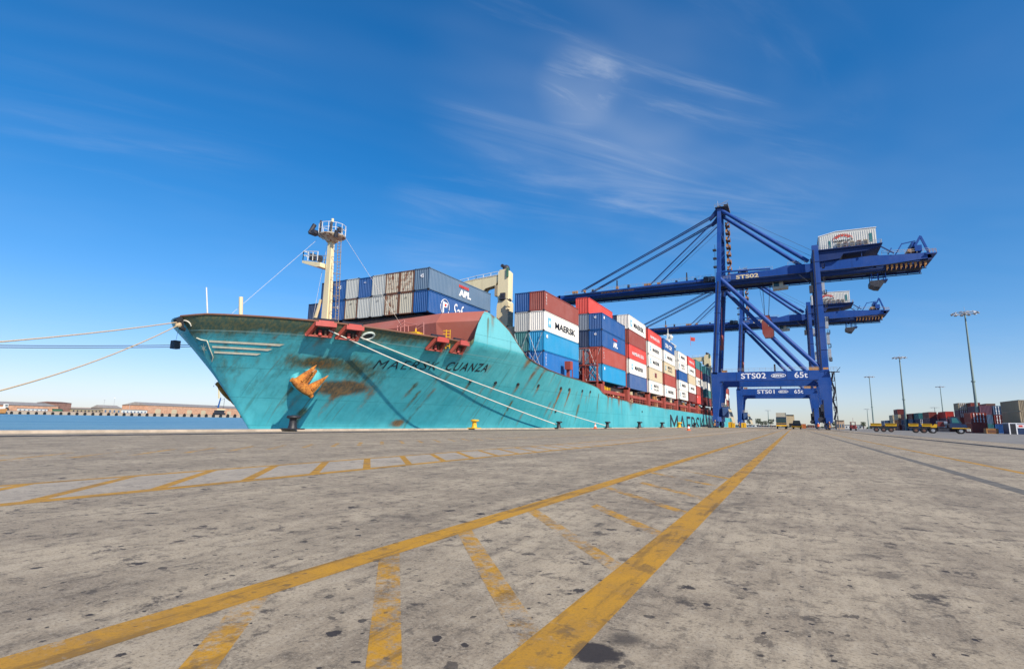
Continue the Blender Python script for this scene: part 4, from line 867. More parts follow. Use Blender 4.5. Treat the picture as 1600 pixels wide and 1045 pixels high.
for dv, dz in ((0, 0), (3.2, -.15)):
    p = onX(332, 538 + dv * .9, -45); dlp.append(left_line(p, -90, -60, 10 + dz, 539.5 + dv, 'mooring_line', .028, 'ropedark', '%s thin dark wire stretching level from behind the bow to the left' % ('upper', 'lower')[dv > 0]))
q = onX(274, 538.5, -44); mb = MB(); mb.box(q.x - .28, q.x + .28, q.y - .25, q.y + .25, q.z - .33, q.z + .33); mb.tube(q + Vector((0, 0, .33)), bowc + Vector((-.3, .1, -.4)), .012, 5); tag(mb.build('rope_weight', 'ropedark'), 'small dark block hanging from the bow on the pair of thin wires', 'weight')
# wrapped chafe gear at the bow tip
mb = MB(); a = onX(278.5, 508, XC); mb.lathe([(.05, -.2), (.22, -.15), (.26, .05), (.18, .2), (.03, .25)], a, 12); mb.build('chafe_bundle', 'rope', ship)
mb = MB(); a = onX(274, 502, XC); bq = onX(283, 497, XC); mb.beam(a, bq, .4, .3); mb.beam(onX(283, 500, XC), onX(283.5, 513, XC), .35, .2); mb.tube(onX(281, 512, XC), onX(289, 515, XC), .16, 8); mb.build('stem_fairlead', 'black', ship)
pts = [hpx(288 + 11 * sin(a) , 511 - 10 * cos(a)) for a in [i * .16 for i in range(10)] if hpx(288 + 11 * sin(a), 511 - 10 * cos(a))]
MB().path([p + Vector((.06, -.06, 0)) for p in pts], .05, 6).build('lead_ring', 'ropewhite', ship)
def bollard(x, y, z, mat, s, label, group, name='bollard'):
    r = thing(name, label, 'bollard', (x, y, z), group)
    mb = MB(); mb.box(-.42 * s, .42 * s, -.5 * s, .5 * s, 0, .07 * s); mb.build('base_plate', mat, r, org=(0, 0, 0)).location = (0, 0, 0)
    mb = MB(); mb.lathe([(.27, .07), (.22, .2), (.19, .5), (.21, .62)], (0, 0, 0), 16)
    mb.v = [(a * s, b_ * s, c * s) for a, b_, c in mb.v]; mb.build('post', mat, r, org=(0, 0, 0)).location = (0, 0, 0)
    mb = MB(); mb.lathe([(.21, .60), (.34, .64), (.35, .72), (.28, .78), (.05, .80)], (0, 0, 0), 16); mb.v = [(a * s * (1.25 if a > 0 else .9), b_ * s * 1.15, c * s) for a, b_, c in mb.v]
    mb.build('horned_cap', mat, r, org=(0, 0, 0)).location = (0, 0, 0)
    return r
def bq_(u, v_=667): p = onX(u, v_, -24.45); return p.y
for u, col, s, lab in ((457, 'black', .98, 'black bollard in front of the ship anchor, nearest to the bow'), (741, 'yellow', .98, 'bright yellow bollard below the ship name on the quay edge'), (873, 'black', 1.0, 'black bollard holding the lower spring line'),
                       (949, 'black', 1.15, 'black bollard holding the upper spring line'), (999, 'black', 1.35, 'black bollard between the upper spring line and the hull lettering'), (1034.5, 'black', 1.4, 'black bollard just before the large hull lettering'),
                       (1061.5, 'yellow', 1.6, 'small yellow bollard in front of the large hull lettering'), (1086, 'black', 1.6, 'far black bollard at the end of the large hull lettering')):
    bollard(-24.45 if 1 else 0, bq_(u), .10, col, s, lab, 'bollards along the quay edge')
def cone(x, y, h, label):
    r = thing('traffic_cone', label, 'traffic cone', (x, y, 0), 'traffic cones')
    mb = MB(); mb.lathe([(.20, .05), (.14, .35), (.03, h)], (0, 0, 0), 14); mb.box(-.25, .25, -.25, .25, 0, .05); mb.build('cone_body', 'hivis', r, org=(0, 0, 0)).location = (0, 0, 0)
    mb = MB(); mb.lathe([(.155, .30), (.11, .52)], (0, 0, 0), 14); mb.build('white_band', 'lettering_white', r, org=(0, 0, 0)).location = (0, 0, 0)
p = onX(930, 668, -24); cone(-24, p.y, .75, 'orange and white cone between two black bollards beside the hull'); p = onZ(1076, 672.5, 0); cone(p.x, p.y, .65, 'lone red and white cone standing on the open quay below the far hull lettering')

# ------------------------------------------------------------------ ship-to-shore cranes
def sts_crane(Y0, num, label, sc_label):
    R = thing('ship_to_shore_crane', label, 'crane', (-6, Y0, 0), 'ship-to-shore cranes on the quay')
    def B(mb, name, mats, parent=R, sm=None):
        if not isinstance(mats, (list, tuple)): mats = [mats]
        mats = [M[x] for x in mats]; me = mb.mesh(name, mats, (-6, 0, 0)); o = bpy.data.objects.new(name, me); COL.objects.link(o); o.parent = parent; return o
    YF = 15.0
    # legs
    for y in (0, YF):
        mb = MB(); mb.beam((-22.1, y + .8, 17.5), (-19.4, y + .8, 52), 1.55, 1.6, up=(0, 1, 0)); B(mb, 'sea_leg', 'blue')
        mb = MB(); mb.beam((9.35, y + .8, 17.5), (9.35, y + .8, 57.5), 2.35, 1.8, 0, 1.75, 1.7, up=(0, 1, 0)); B(mb, 'land_leg', 'blue')
        d = 0 if y == 0 else .9
        mb = MB(); mb.prism([(-23.15, 18.0), (-23.15, 2.4), (-21.6, 2.4), (-21.6, 4.0), (-20.4, 13.4), (-19.6, 15.1 - d), (6.4, 15.1 - d), (7.4, 14.2), (8.25, 5.6), (8.4, 2.4), (10.5, 2.4), (10.95, 14.5), (10.6, 17.9)], y, y + 1.7)
        B(mb, 'portal_frame', 'blue')
    for z in (24, 31, 38, 45, 52):
        for y in (0, YF):
            f = (z - 17.5) / 34.5; xs = -22.1 + 2.7 * f
            if z < 50: mb = MB(); mb.box(xs - .86, xs + .86, y - .06, y + 1.66, z, z + .16); B(mb, 'leg_flange', 'blue2')
            w = 1.2 - .3 * (z - 17.5) / 40; mb = MB(); mb.box(9.35 - w - .05, 9.35 + w + .05, y - .16, y + 1.76, z, z + .18); B(mb, 'leg_flange', 'blue2')
    for y in (0, YF):
        mb = MB()
        for dx in (.25, .5): mb.tube((8.2 + dx, y - .16, 18), (8.5 + dx, y - .16, 56), .06, 5); mb.tube((-22.5 + dx, y - .1, 18.2), (-20.0 + dx, y - .1, 49), .06, 5)
        B(mb, 'cable_conduit', 'ropedark')
    for x in (-15.5, -8, -1, 5): mb = MB(); mb.box(x, x + .12, -.02, 1.72, 15.12, 18.02); B(mb, 'stiffener', 'blue2')
    mb = MB()
    for y in (-.06, ): mb.box(-20.2, 7.6, y - .25, y, 14.95, 15.1)
    B(mb, 'portal_ledge', 'blue2')
    # sill beams and bogies
    for x in (-22.3, 9.4):
        mb = MB(); mb.box(x - .8, x + .8, -2.2, YF + 4, 2.0, 3.6); B(mb, 'sill_beam', 'blue')
        for y in (-1.5, 3.2, YF - 1.5, YF + 3.2):
            bg_ = MB(); bg_.prism([(x - .45, 1.0), (x + .45, 1.0), (x + .3, 2.0), (x - .3, 2.0)], y - 1.7, y + 1.7)
            for k in (-1.2, 1.2): bg_.prism([(x - .4, .45), (x + .4, .45), (x + .3, 1.05), (x - .3, 1.05)], y + k - .9, y + k + .9)
            o = B(bg_, 'bogie', 'blue2')
            wm = MB()
            for k in (-1.7, -.7, .7, 1.7): wm.tube((x - .12, y + k, .36), (x + .12, y + k, .36), .33, 14)
            B(wm, 'rail_wheels', 'darksteel', o)
        mb = MB(); mb.tube((x, -3.9, .9), (x, -2.2, 2.4), .15, 8); mb.tube((x, -4.2, .9), (x, -3.3, .9), .28, 10); B(mb, 'buffer', 'orange')
    for y in (0, YF):                                   # longitudinal ties
        pass
    mb = MB()
    for x in (-21.6, 9.4): mb.box(x - .7, x + .7, 1.7, YF, 15.6, 17.5)
    B(mb, 'side_tie', 'blue')
    mb = MB(); mb.box(8.7, 10.2, 1.7, YF, 49.5, 51); mb.box(-20.2, -18.9, 1.7, YF, 50.2, 52); mb.box(8.7, 10.2, 1.7, YF, 56, 57.4); B(mb, 'cross_tie', 'blue2')
    # mast
    for y0_, y1_ in ((.8, 4.2), (YF + .8, YF - 4.0)):
        mb = MB(); mb.beam((-19.4, y0_, 51.6), (-18.6, y1_, 76.2), 1.35, 1.3, 0, 1.2, 1.1, up=(0, 1, 0)); B(mb, 'mast_leg', 'blue')
    mb = MB(); mb.box(-19.4, -17.9, 3.4, YF - 3.2, 75.4, 76.6); mb.box(-19.1, -18.2, 2.6, YF - 3, 66, 66.9); mb.prism([(-21.8, 72.4), (-18, 75.4), (-18, 76.8), (-20, 76.0), (-22.2, 73.2)], 4, 5); mb.prism([(-21.8, 72.4), (-18, 75.4), (-18, 76.8), (-20, 76.0), (-22.2, 73.2)], 10, 11); B(mb, 'mast_head', 'blue2')
    mb = MB(); mb.tube((-18.8, 5, 76.9), (-18.8, 6, 76.9), .9, 16); mb.tube((-18.8, 9, 76.9), (-18.8, 10, 76.9), .9, 16); mb.box(-19.9, -15.6, 3, 12, 76.4, 76.55); mb.box(-17.2, -16, 5, 8, 76.5, 78); B(mb, 'head_sheaves', 'darksteel')
    mb = MB(); mb.rail((-20, 3, 76.5), (-15.7, 3, 76.5), 1.2, 1.2, .045); mb.rail((-15.7, 3, 76.5), (-15.7, 12, 76.5), 1.2, 2, .045); mb.beam((-18, 3, 77.5), (-15.4, 3, 78.5), .12, .12); mb.tube((-19, 4, 77), (-19, 4, 79.2), .06, 5); B(mb, 'head_railing', 'gal')
    mb = MB(); zf = 53.0; k = 0                         # zig-zag stairs up the mast
    while zf < 75:
        x = -17.7; mb.box(x, x + 1.4, YF - 3.6, YF - .8, zf, zf + .12, 1); mb.rail((x + 1.4, YF - 3.6, zf), (x + 1.4, YF - .8, zf), 1.15, .9, .06); mb.box(x + .1, x + .6, YF - 3.9, YF - 3.6, zf + .2, zf + 1.3)
        mb.beam((x + (.2 if k % 2 else 1.2), YF - 3.5, zf), (x + (1.2 if k % 2 else .2), YF - 1, zf + 2.75), .6, .14, 1); zf += 2.75; k += 1
    B(mb, 'mast_stairs', ['orange', 'c_frame_rust'])
    mb = MB()
    for z in (54, 57, 60): mb.box(-21, -19.9, .2, 1.6, z, z + .5)
    mb.beam((-20.6, .2, 49), (-20.2, .2, 62), .12, .12); B(mb, 'mast_fittings', 'darksteel')
    # boom: two box girders, rail beams below, cross beams between
    for nme, y in (('boom_girder', 3.6), ('boom_girder', 10.2)):
        mb = MB(); mb.extr([(-80.5, y, 50.35), (-21.2, y, 51.35), (-21.2, y, 49.0), (-78.5, y, 48.95), (-80.5, y, 49.4)], (0, 1.3, 0)); B(mb, 'boom_girder', 'blue')
        mb = MB(); mb.extr([(-20.6, y, 50.9), (-16, y, 52.0), (-3, y, 52.0), (1, y, 52.9), (9, y, 52.6), (24, y, 53.1), (30, y, 52.6), (38.6, y, 52.2), (39, y, 50.6), (30, y, 50.0), (18, y, 49.4), (-20.6, y, 49.3)], (0, 1.3, 0)); B(mb, 'bridge_girder', 'blue')
        mb = MB(); mb.box(-78.5, 37.4, y + .45, y + .85, 48.15, 49.35); mb.beam((-79, y + 1.0, 47.9), (37.6, y + 1.0, 47.9), .3, .25, 1)
        for i in range(40): x = -78 + i * 2.95; mb.beam((x, y + .65, 48.9), (x, y + .85, 47.9), .18, .3)
        B(mb, 'trolley_rail', ['blue2', 'darksteel'])
    mb = MB()
    for i in range(20): x = -77 + i * 6; mb.box(x, x + .5, 4.9, 10.2, 49.3, 50.2)
    mb.box(-79.8, -79, 3.6, 11.5, 49, 50.6); mb.box(38, 39, 3.6, 11.5, 50, 52); B(mb, 'boom_cross_beams', 'blue2')
    mb = MB()
    for y in (2.6, 11.7): mb.box(-77, -21, y, y + .9, 50.0, 50.1); mb.box(-16, 38, y, y + .9, 49.5, 49.6)
    mb.box(-79, -21, 4.9, 10.2, 48.95, 49.05); mb.box(-20, 37, 4.9, 10.2, 49.35, 49.45); mb.box(-77, 37, 6.9, 7.3, 48.1, 48.3); B(mb, 'walkway_underside', 'darksteel')  # wide panels between the girders put the boom's dark underside into colour
    mb = MB(); mb.rail((-77, 3.7, 50.6), (-22, 3.7, 51.4), 1.1, 2.2, .035); mb.rail((-15, 3.7, 52.0), (-3, 3.7, 52.0), 1.1, 1.8, .04); mb.rail((1.5, 3.7, 52.9), (8, 3.7, 52.7), 1.1, 1.5, .04); mb.rail((27, 3.7, 53), (38.5, 3.7, 52.3), 1.2, 1.3, .045); mb.rail((-77, 12.6, 50.1), (-22, 12.6, 50.1), 1.1, 2.2, .035)
    mb.rail((-23, 2.6, 50), (-16, 2.6, 50), 1.1, 1, .04); B(mb, 'boom_railing', 'gal')
    mb = MB()
    for x, w in ((-73, 2.2), (-69, .7), (-44.5, 2.6), (-40.5, 1), (-56, .9)): mb.box(x - w / 2, x + w / 2, 4, 4.8, 50.9, 51.9); mb.box(x - w / 2, x + w / 2, 10.2, 11, 50.9, 51.9)
    B(mb, 'stay_brackets', 'orange')
    mb = MB()
    for x in (-56, -30.5): mb.beam((x, 4.3, 51), (x, 4.3, 54.4), .5, .5, 0, .35, .35)
    for x, h_ in ((-52, 1.2), (-34.5, .9), (-66, .8), (-28, 1.0)): mb.box(x, x + .7, 4, 5, 51, 51 + h_)
    mb.tube((-24.5, 4.3, 51.2), (-23.5, 4.3, 51.2), 1.0, 14); mb.box(-24.8, -21.2, 3.4, 5.2, 49.8, 51.8); B(mb, 'boom_lamps', 'darksteel')
    for y in (4.2, 10.8):
        st = MB()
        for dz in (-.28, .28): st.beam((-19.9, y, 74.2 + dz), (-70.3, y, 51.5 + dz), .3, .26)
        B(st, 'outer_forestay', 'blue2')
        st = MB(); st.beam((-20.2, y, 72.2), (-43.4, y, 51.4), .34, .34); B(st, 'inner_forestay', 'blue2')
        st = MB(); st.tube((-18.2, y, 75.8), (7.4 if y < 6 else 6.2, y, 53.6), .62, 14); B(st, 'backstay', 'blue')
        st = MB(); st.tube((-19, y + .4, 76.6), (8.5, y + .2, 57.3), .05, 5); st.tube((-19, y + .8, 75.6), (-70, y + .8, 51.9), .06, 5); st.tube((-19, y - .8, 73.6), (-68, y - .8, 51.9), .06, 5); st.tube((-19, y - .2, 70.9), (-42, y - .2, 51.9), .05, 5); B(st, 'hoist_rope', 'ropedark')
    for y in (.8, YF + .8):
        st = MB(); (st.tube((-19.6, y, 50.6), (8.2, y, 18.6), .72, 16) if y < 5 else st.tube((-19.0, y, 49.2), (5.4, y, 18.6), .72, 16)); B(st, 'diagonal_brace', 'blue')
        st = MB(); st.tube((-18.6, y, 52.3), (-3.6, y, 51.6), .3, 10); B(st, 'upper_tie', 'blue')
        st = MB(); st.prism([(-19.9, 51.4), (-19, 51.4), (-17.3, 48.8), (-19.3, 46.8), (-20.4, 47)], y - .25, y + .25); B(st, 'gusset', 'blue2')
    # railing and lamps on the portal
    mb = MB(); mb.rail((-20, .1, 18.0), (8, .1, 18.0), 1.1, 1.6, .035); mb.rail((-20, YF + 1.6, 18.0), (10, YF + 1.6, 18.0), 1.1, 1.6, .035); mb.rail((10.8, -.8, 17.6), (12.6, -.8, 17.6), 1.1, .7, .04); B(mb, 'portal_railing', 'gal')
    mb = MB(); mb.box(5.2, 8.1, .1, .6, 18, 18.9); mb.box(-19.8, -17.6, YF - .3, YF + .3, 18, 19); mb.box(-19.8, -18.2, .2, .7, 18, 18.7); mb.box(9, 10.4, -.1, .2, 18.1, 18.7); B(mb, 'orange_fittings', 'orange')
    mb = MB(); mb.box(-4.4, -3.9, .2, .7, 18, 20.2); mb.box(10.4, 13.2, -1, .5, 17.2, 17.35); mb.beam((12.4, -1, 17.3), (13.4, -1, 18.6), .15, .15); B(mb, 'lamp_bracket', 'darksteel')
    # machinery house
    hs_ = MB(); hs_.prism([(10.8, 56.4), (10.8, 61.0), (15.5, 62.0), (26.0, 61.8), (26.0, 56.4)], 3.2, 12.2)
    H_ = B(hs_, 'machinery_house', 'whitepaint')
    rb = MB()
    for i in range(26): x = 11.1 + i * .58; rb.box(x, x + .12, 3.12, 3.2, 56.5, 60.9 if x < 13 else 61.3)
    B(rb, 'wall_ribs', 'whitepaint', H_)
    rb = MB(); rb.prism([(10.6, 60.95), (10.6, 61.15), (15.5, 62.15), (26.2, 61.95), (26.2, 61.8), (15.5, 62.0)], 3.0, 12.4); B(rb, 'roof', 'lettering_white', H_)
    rb = MB(); rb.box(24.2, 24.9, 3.06, 3.12, 57.4, 60.2); rb.box(13.4, 13.9, 3.06, 3.12, 57, 59.2); B(rb, 'door', 'c_teal', H_)
    for i in range(5): rb = MB(); x = 15.6 + i * 1.75; rb.box(x, x + 1.05, 2.6, 3.12, 56.6, 58.2, 0); rb.box(x + .15, x + .9, 2.55, 2.6, 56.8, 57.9, 1); B(rb, 'ventilator', ['c_brown' if i % 2 else 'c_tan', 'darksteel'], H_)
    lg_ = MB()
    for k in range(5):
        a0, a1 = pi * (.12 + k * .16), pi * (.12 + k * .16 + .12)
        P_ = lambda a, r_: (17.2 - cos(a) * r_, 3.04, 59.3 + sin(a) * r_ * .62)
        lg_.add([P_(a0, 1.5), P_(a1, 1.5), P_(a1, 2.3), P_(a0, 2.3)], [(0, 1, 2, 3)])
    lg_.path([(17.2 - cos(a) * 2.6, 3.04, 59.2 + sin(a) * 1.7) for a in [pi * i / 14 for i in range(15)]], .08, 4)
    B(lg_, 'sun_emblem', 'lettering_red', H_)
    lg_ = MB(); add_text(lg_, 'NAMPORT', lambda x, z: Vector((14.6 + x, 3.04, 58.45 + z)), 5.4, .62, bold=.03); B(lg_, 'house_lettering', 'lettering_black', H_)
    mb = MB(); mb.prism([(10.2, 52.6), (10.2, 56.3), (27, 56.3), (27, 55.6), (23, 54.6), (17, 54.4), (16, 53)], 2.4, 13); mb.box(10.3, 27.2, 1.6, 13.6, 56.05, 56.3); B(mb, 'house_platform', 'blue2')
    mb = MB(); mb.rail((10.4, 1.7, 56.3), (27, 1.7, 56.3), 1.1, 1.4, .04); mb.rail((27, 1.7, 56.3), (27, 13, 56.3), 1.1, 1.5, .05); B(mb, 'house_railing', 'gal')
    mb = MB(); mb.beam((26.5, 3, 55.8), (30, 3.4, 53), .3, .3); mb.beam((26.5, 12, 55.8), (30, 12, 53), .3, .3); mb.beam((21.8, 3, 54.4), (21.8, 3, 53), .25, .25); B(mb, 'platform_strut', 'blue2')
    # boom hoist gear at the tail
    mb = MB(); mb.beam((30.6, 4, 53), (32.3, 4, 56.0), .3, .3); mb.beam((28.6, 4, 53), (29.6, 4, 54.9), .3, .3); mb.beam((32.2, 4, 55.8), (35.6, 4, 56.3), .25, .25); mb.box(35.2, 36.9, 3.6, 11, 53, 54.8); mb.beam((35.3, 4, 54.6), (36.9, 4, 57.6), .6, .6); mb.beam((38.4, 4, 52.4), (36.9, 4, 57.4), .55, .55); mb.box(34.6, 35.6, 4, 10, 54.5, 56)
    mb.beam((30.6, 11, 53), (32.3, 11, 56.0), .3, .3); mb.beam((35.3, 11, 54.6), (36.9, 11, 57.2), .5, .5); mb.box(37.6, 40.2, 3, 12, 51.6, 51.9); B(mb, 'tail_gantry', 'blue')
    mb = MB()
    for i in range(9): x = 27.8 + i * 1.15; mb.box(x, x + .5, 3.2, 4.0, 48.5, 49.6); mb.box(x, x + .12, 3.1, 4.2, 47.9, 48.6)
    mb.box(27.4, 38, 3.2, 3.35, 49.5, 49.75); mb.box(33.5, 36, 4, 10, 53, 54); mb.rail((38.5, 3, 51.9), (40, 3, 51.9), 1.1, .7, .05); B(mb, 'festoon_cables', 'orange')
    # maintenance cage below the tail, driver's cabin, head block
    mb = MB()
    for x, y in ((24.0, 5), (25.6, 5), (27.6, 5), (24.0, 9.5), (27.6, 9.5), (26.4, 9.5)): mb.beam((x, y, 49), (x, y, 45.2 if x < 27 else 45.6), .22, .22)
    mb.beam((24, 5, 46.8), (27.6, 5, 48.2), .12, .12); mb.beam((24, 5, 46.2), (27.6, 5, 46.2), .2, .2); mb.box(26.4, 28.1, 5, 9.5, 45.4, 45.7); B(mb, 'trolley_frame', 'blue')
    mb = MB(); mb.prism([(23.5, 45.4), (23.5, 44.2), (24.8, 43.4), (26.0, 43.2), (27.2, 44.8), (26.6, 45.5)], 4.6, 9.9); mb.box(24.6, 25.6, 5, 6, 42.9, 43.4); B(mb, 'head_block', 'darksteel')
    mb = MB(); mb.prism([(-3.5, 49.2), (-.2, 49.2), (-.2, 46.9), (1.3, 46.6), (1.2, 45.9), (-3.3, 45.7)], 5.6, 8.4); B(mb, 'operator_cabin', 'c_greige')
    mb = MB(); mb.box(-3.0, -1.4, 5.5, 5.6, 46.6, 48.4); mb.box(-3.55, -3.5, 5.9, 8.1, 46.3, 48.2); B(mb, 'cabin_window', 'glass')
    if num == 'STS02':
        cg = MB()
        for dx in (-.6, .5): cg.tube((-5.7 + dx, 6.4, 37.2), (-5.2 + dx * 2.2, 6.4, 49.2), .05, 5); cg.tube((-5.7 + dx, 8.6, 37.2), (-5.0 + dx * 2.2, 8.6, 49.2), .05, 5)
        cg.tube((-7.6, 7.4, 49.1), (-6.4, 7.4, 37.2), .05, 5); B(cg, 'cage_ropes', 'ropedark')
        cg = MB(); cg.prism([(-7.3, 35.2), (-6.6, 36.2), (-4.6, 36.2), (-4.0, 34.8), (-3.9, 30.6), (-4.4, 29.8), (-6.6, 29.8), (-7.3, 31.4)], 6.2, 8.8); cg.box(-6.4, -4.8, 6.8, 8.2, 36.2, 37.4)
        o = B(cg, 'hanging_cage', 'c_oxide'); cg = MB(); cg.box(-5.4, -4.6, 6.1, 6.2, 33.6, 34.5); cg.box(-3.9, -3.75, 6.6, 8.4, 30.6, 33.6); B(cg, 'white_panel', 'whitepaint', o)
    # lift shaft, ladders
    mb = MB(); 
    for z in [3 + i * 2.9 for i in range(5)] + [20.6 + i * 4.2 for i in range(8)]:
        w = .9 if z < 18 else .7; mb.box(10.9, 10.9 + w, 0, 1.5, z, z + .12); mb.rail((10.9 + w, 0, z), (10.9 + w, 1.5, z), 1.1, .8, .05); mb.rail((10.9, 0, z), (10.9 + w, 0, z), 1.1, .5, .05)
    mb.beam((11.9, .8, 0), (11.9, .8, 17.6), .14, .14); mb.beam((11.2, .8, 0), (11.2, .8, 17.6), .14, .14)
    for i in range(5): z = 3 + i * 2.9; mb.beam((10.95 + (.8 if i % 2 else 0), 1.2, z), (10.95 + (0 if i % 2 else .8), 1.2, z + 2.9), .12, .5)
    B(mb, 'stair_tower', 'darksteel')
    mb = MB()
    for z in (20.8, 25.8, 30.8, 41.6): mb.box(10.7 - (z - 20) * .015, 11.5 - (z - 20) * .015, .2, 1.2, z, z + 3.6)
    B(mb, 'ladder_cage', 'gal')
    mb = MB(); mb.box(7.6, 8.3, .4, 1.4, 42.6, 48.9); mb.beam((4.5, .8, 48.6), (7.7, .8, 45.2), .15, .15); mb.box(7.0, 8.0, 0, 1.5, 42.4, 44.6); B(mb, 'cable_reel_tray', 'darksteel')
    mb = MB(); mb.box(-21.4, -19.6, 11, 14.6, 3.6, 7.2); B(mb, 'electrical_cabin', 'c_periwinkle')
    mb = MB(); mb.box(-21.5, -19.5, 10.9, 14.7, 7.2, 7.35); mb.rail((-21.5, 10.8, 7.3), (-19.5, 10.8, 7.3), 1, .6, .04); mb.beam((-19.2, 12, 6.4), (-17.2, 4, 1.6), .9, .14); B(mb, 'gangway', 'beige' if 'beige' in M else 'c_beige')
    mb = MB(); mb.tube((-20.1, 7.4, 28), (-20.1, 7.4, 31.5), .45, 10); mb.box(-20.9, -19.7, 7, 8, 26.4, 28); mb.tube((-20.1, 7.4, 31.5), (-19.4, 7.4, 49), .04, 5); B(mb, 'hanging_lift', ['c_oxide', ])
    mb = MB(); mb.box(8.3, 8.45, -.3, 0, 3, 9); mb.box(7.6, 8.3, -.6, .2, 5.4, 7.6); mb.box(7.2, 8.4, 2, 5, 2.2, 6.8); mb.tube((7.4, -1, 3.0), (7.4, -.6, 3.0), .8, 18); B(mb, 'cable_drum', 'darksteel')
    # signs
    def sg(name, body, x, z, w, h, mat='lettering_white', y=-.012, **kw): t_ = MB(); add_text(t_, body, lambda a, b_: Vector((x + a, y, z + b_)), w, h, **kw); return B(t_, name, mat)
    sg('number_sign', num, -14.1, 15.75, 7.3, 1.75, bold=.015); sg('load_sign', '65t', 1.2, 15.75, 3.6, 1.75, bold=.01)
    lg_ = MB(); lg_.path([(-3.3 + 2.05 * cos(a), -.03, 16.55 + .62 * sin(a)) for a in [2 * pi * i / 30 for i in range(31)]], .09, 5); add_text(lg_, 'ZPMC', lambda a, b_: Vector((-4.9 + a, -.015, 16.25 + b_)), 3.2, .62, bold=.05); B(lg_, 'oval_logo', 'lettering_white')
    sg('boom_number', num, -14.3, 49.95, 7.0, 1.35, 'lettering_yellow', y=3.58, bold=.03); sg('web_address', 'www.namport.com', -62.2, 49.35, 12.8, .95, 'lettering_orange', y=3.58, bold=.01)
    return R
sts_crane(185.0, 'STS02', 'tall blue gantry crane marked STS02 astride the quay, nearer of the two', '')
sts_crane(272.0, 'STS01', 'farther blue gantry crane marked STS01 seen through the nearer portal', '')
for i, (u, lab) in enumerate(((1143, 'larger yellow block on the sea-side crane rail between the two crane legs'), (1162, 'smaller yellow block beyond, at the foot of the farther crane'))):
    y = (222, 262)[i]; p = onY(u, 666, y); mb = MB(); w = (1.15, 1.0)[i]; mb.box(p.x - w, p.x + w, y, y + 1.8, 0, 2.0); mb.box(p.x - w * .8, p.x + w * .8, y + .1, y + 1.7, 2.0, 2.12); mb.box(p.x - .08, p.x + .08, y - .05, y, .2, 1.8, 1)
    tag(mb.build('rail_stop_block', ['yellow', 'c_frame_rust']), lab, 'block', 'yellow blocks by the crane legs')

# ------------------------------------------------------------------ light masts
def light_mast(Y, ub, ut, vt, label, r0=.42, lamps=12, ring=2.4, xb=None):
    b0 = onY(ub, 660, Y); tp = onY(ut, vt, Y); x = (b0.x + tp.x) / 2 if xb is None else xb
    z = tp.z; R = thing('light_mast', label, 'lamp post', (x, Y, 0), 'tall yard light masts')
    o = (0, 0, 0)
    def b_(mb, n, m): q = mb.build(n, m, R, org=o); q.location = (0, 0, 0); return q
    mb = MB(); mb.tube((0, 0, 0), (0, 0, z * .42), r0, 12, r0 * .78); mb.tube((0, 0, z * .42), (0, 0, z), r0 * .76, 12, r0 * .45); mb.lathe([(r0 * 1.3, z * .415), (r0 * 1.3, z * .425)], n=12); b_(mb, 'pole', 'pole_green')
    mb = MB(); mb.lathe([(.4, z - .5), (.5, z + .2)], n=10)
    for k in range(6): a = k * pi / 3; mb.beam((0, 0, z - .1), (cos(a) * ring * .9, sin(a) * ring * .9, z - .1), .12, .12)
    mb.path([(cos(a) * ring, sin(a) * ring, z - .1) for a in [2 * pi * i / 18 for i in range(19)]], .09, 5); mb.tube((0, 0, z), (0, 0, z + 1.9), .04, 5); b_(mb, 'ring_frame', 'gal')
    for k in range(lamps):
        a = 2 * pi * k / lamps; c = Vector((cos(a) * ring, sin(a) * ring, z - .15)); mb = MB(); e = Vector((cos(a), sin(a), 0)); t_ = Vector((-sin(a), cos(a), 0))
        mb.extr([c - t_ * .3 - e * .25 + Vector((0, 0, .35)), c + t_ * .3 - e * .25 + Vector((0, 0, .35)), c + t_ * .38 + e * .35, c - t_ * .38 + e * .35], (0, 0, -.28)); b_(mb, 'floodlight', 'gal')
light_mast(200, 1528, 1508, 489, 'tallest light mast at right, rising behind the red container stack', .42, 12, 3.0)
light_mast(300, 1418, 1403, 558.5, 'second tallest light mast, rising behind the yellow decked trailer', .5, 10, 2.6)
light_mast(400, 1366, 1357, 588.5, 'light mast left of the yellow trailer, above its rear end', .45, 8, 2.6)
light_mast(520, 1475, 1469, 604, 'thin light mast between the trailer tractor and the container stacks', .5, 8, 2.8)
light_mast(760, 1463, 1460, 636.5, 'very small far light mast just left of the thin one', .6, 6, 4.0)
light_mast(800, 1357, 1354.5, 639, 'tiny far light mast left of the first trailer', .6, 6, 3.4)
light_mast(700, 1201, 1200, 641, 'tiny distant light mast seen under the crane portal', .6, 6, 3.0)

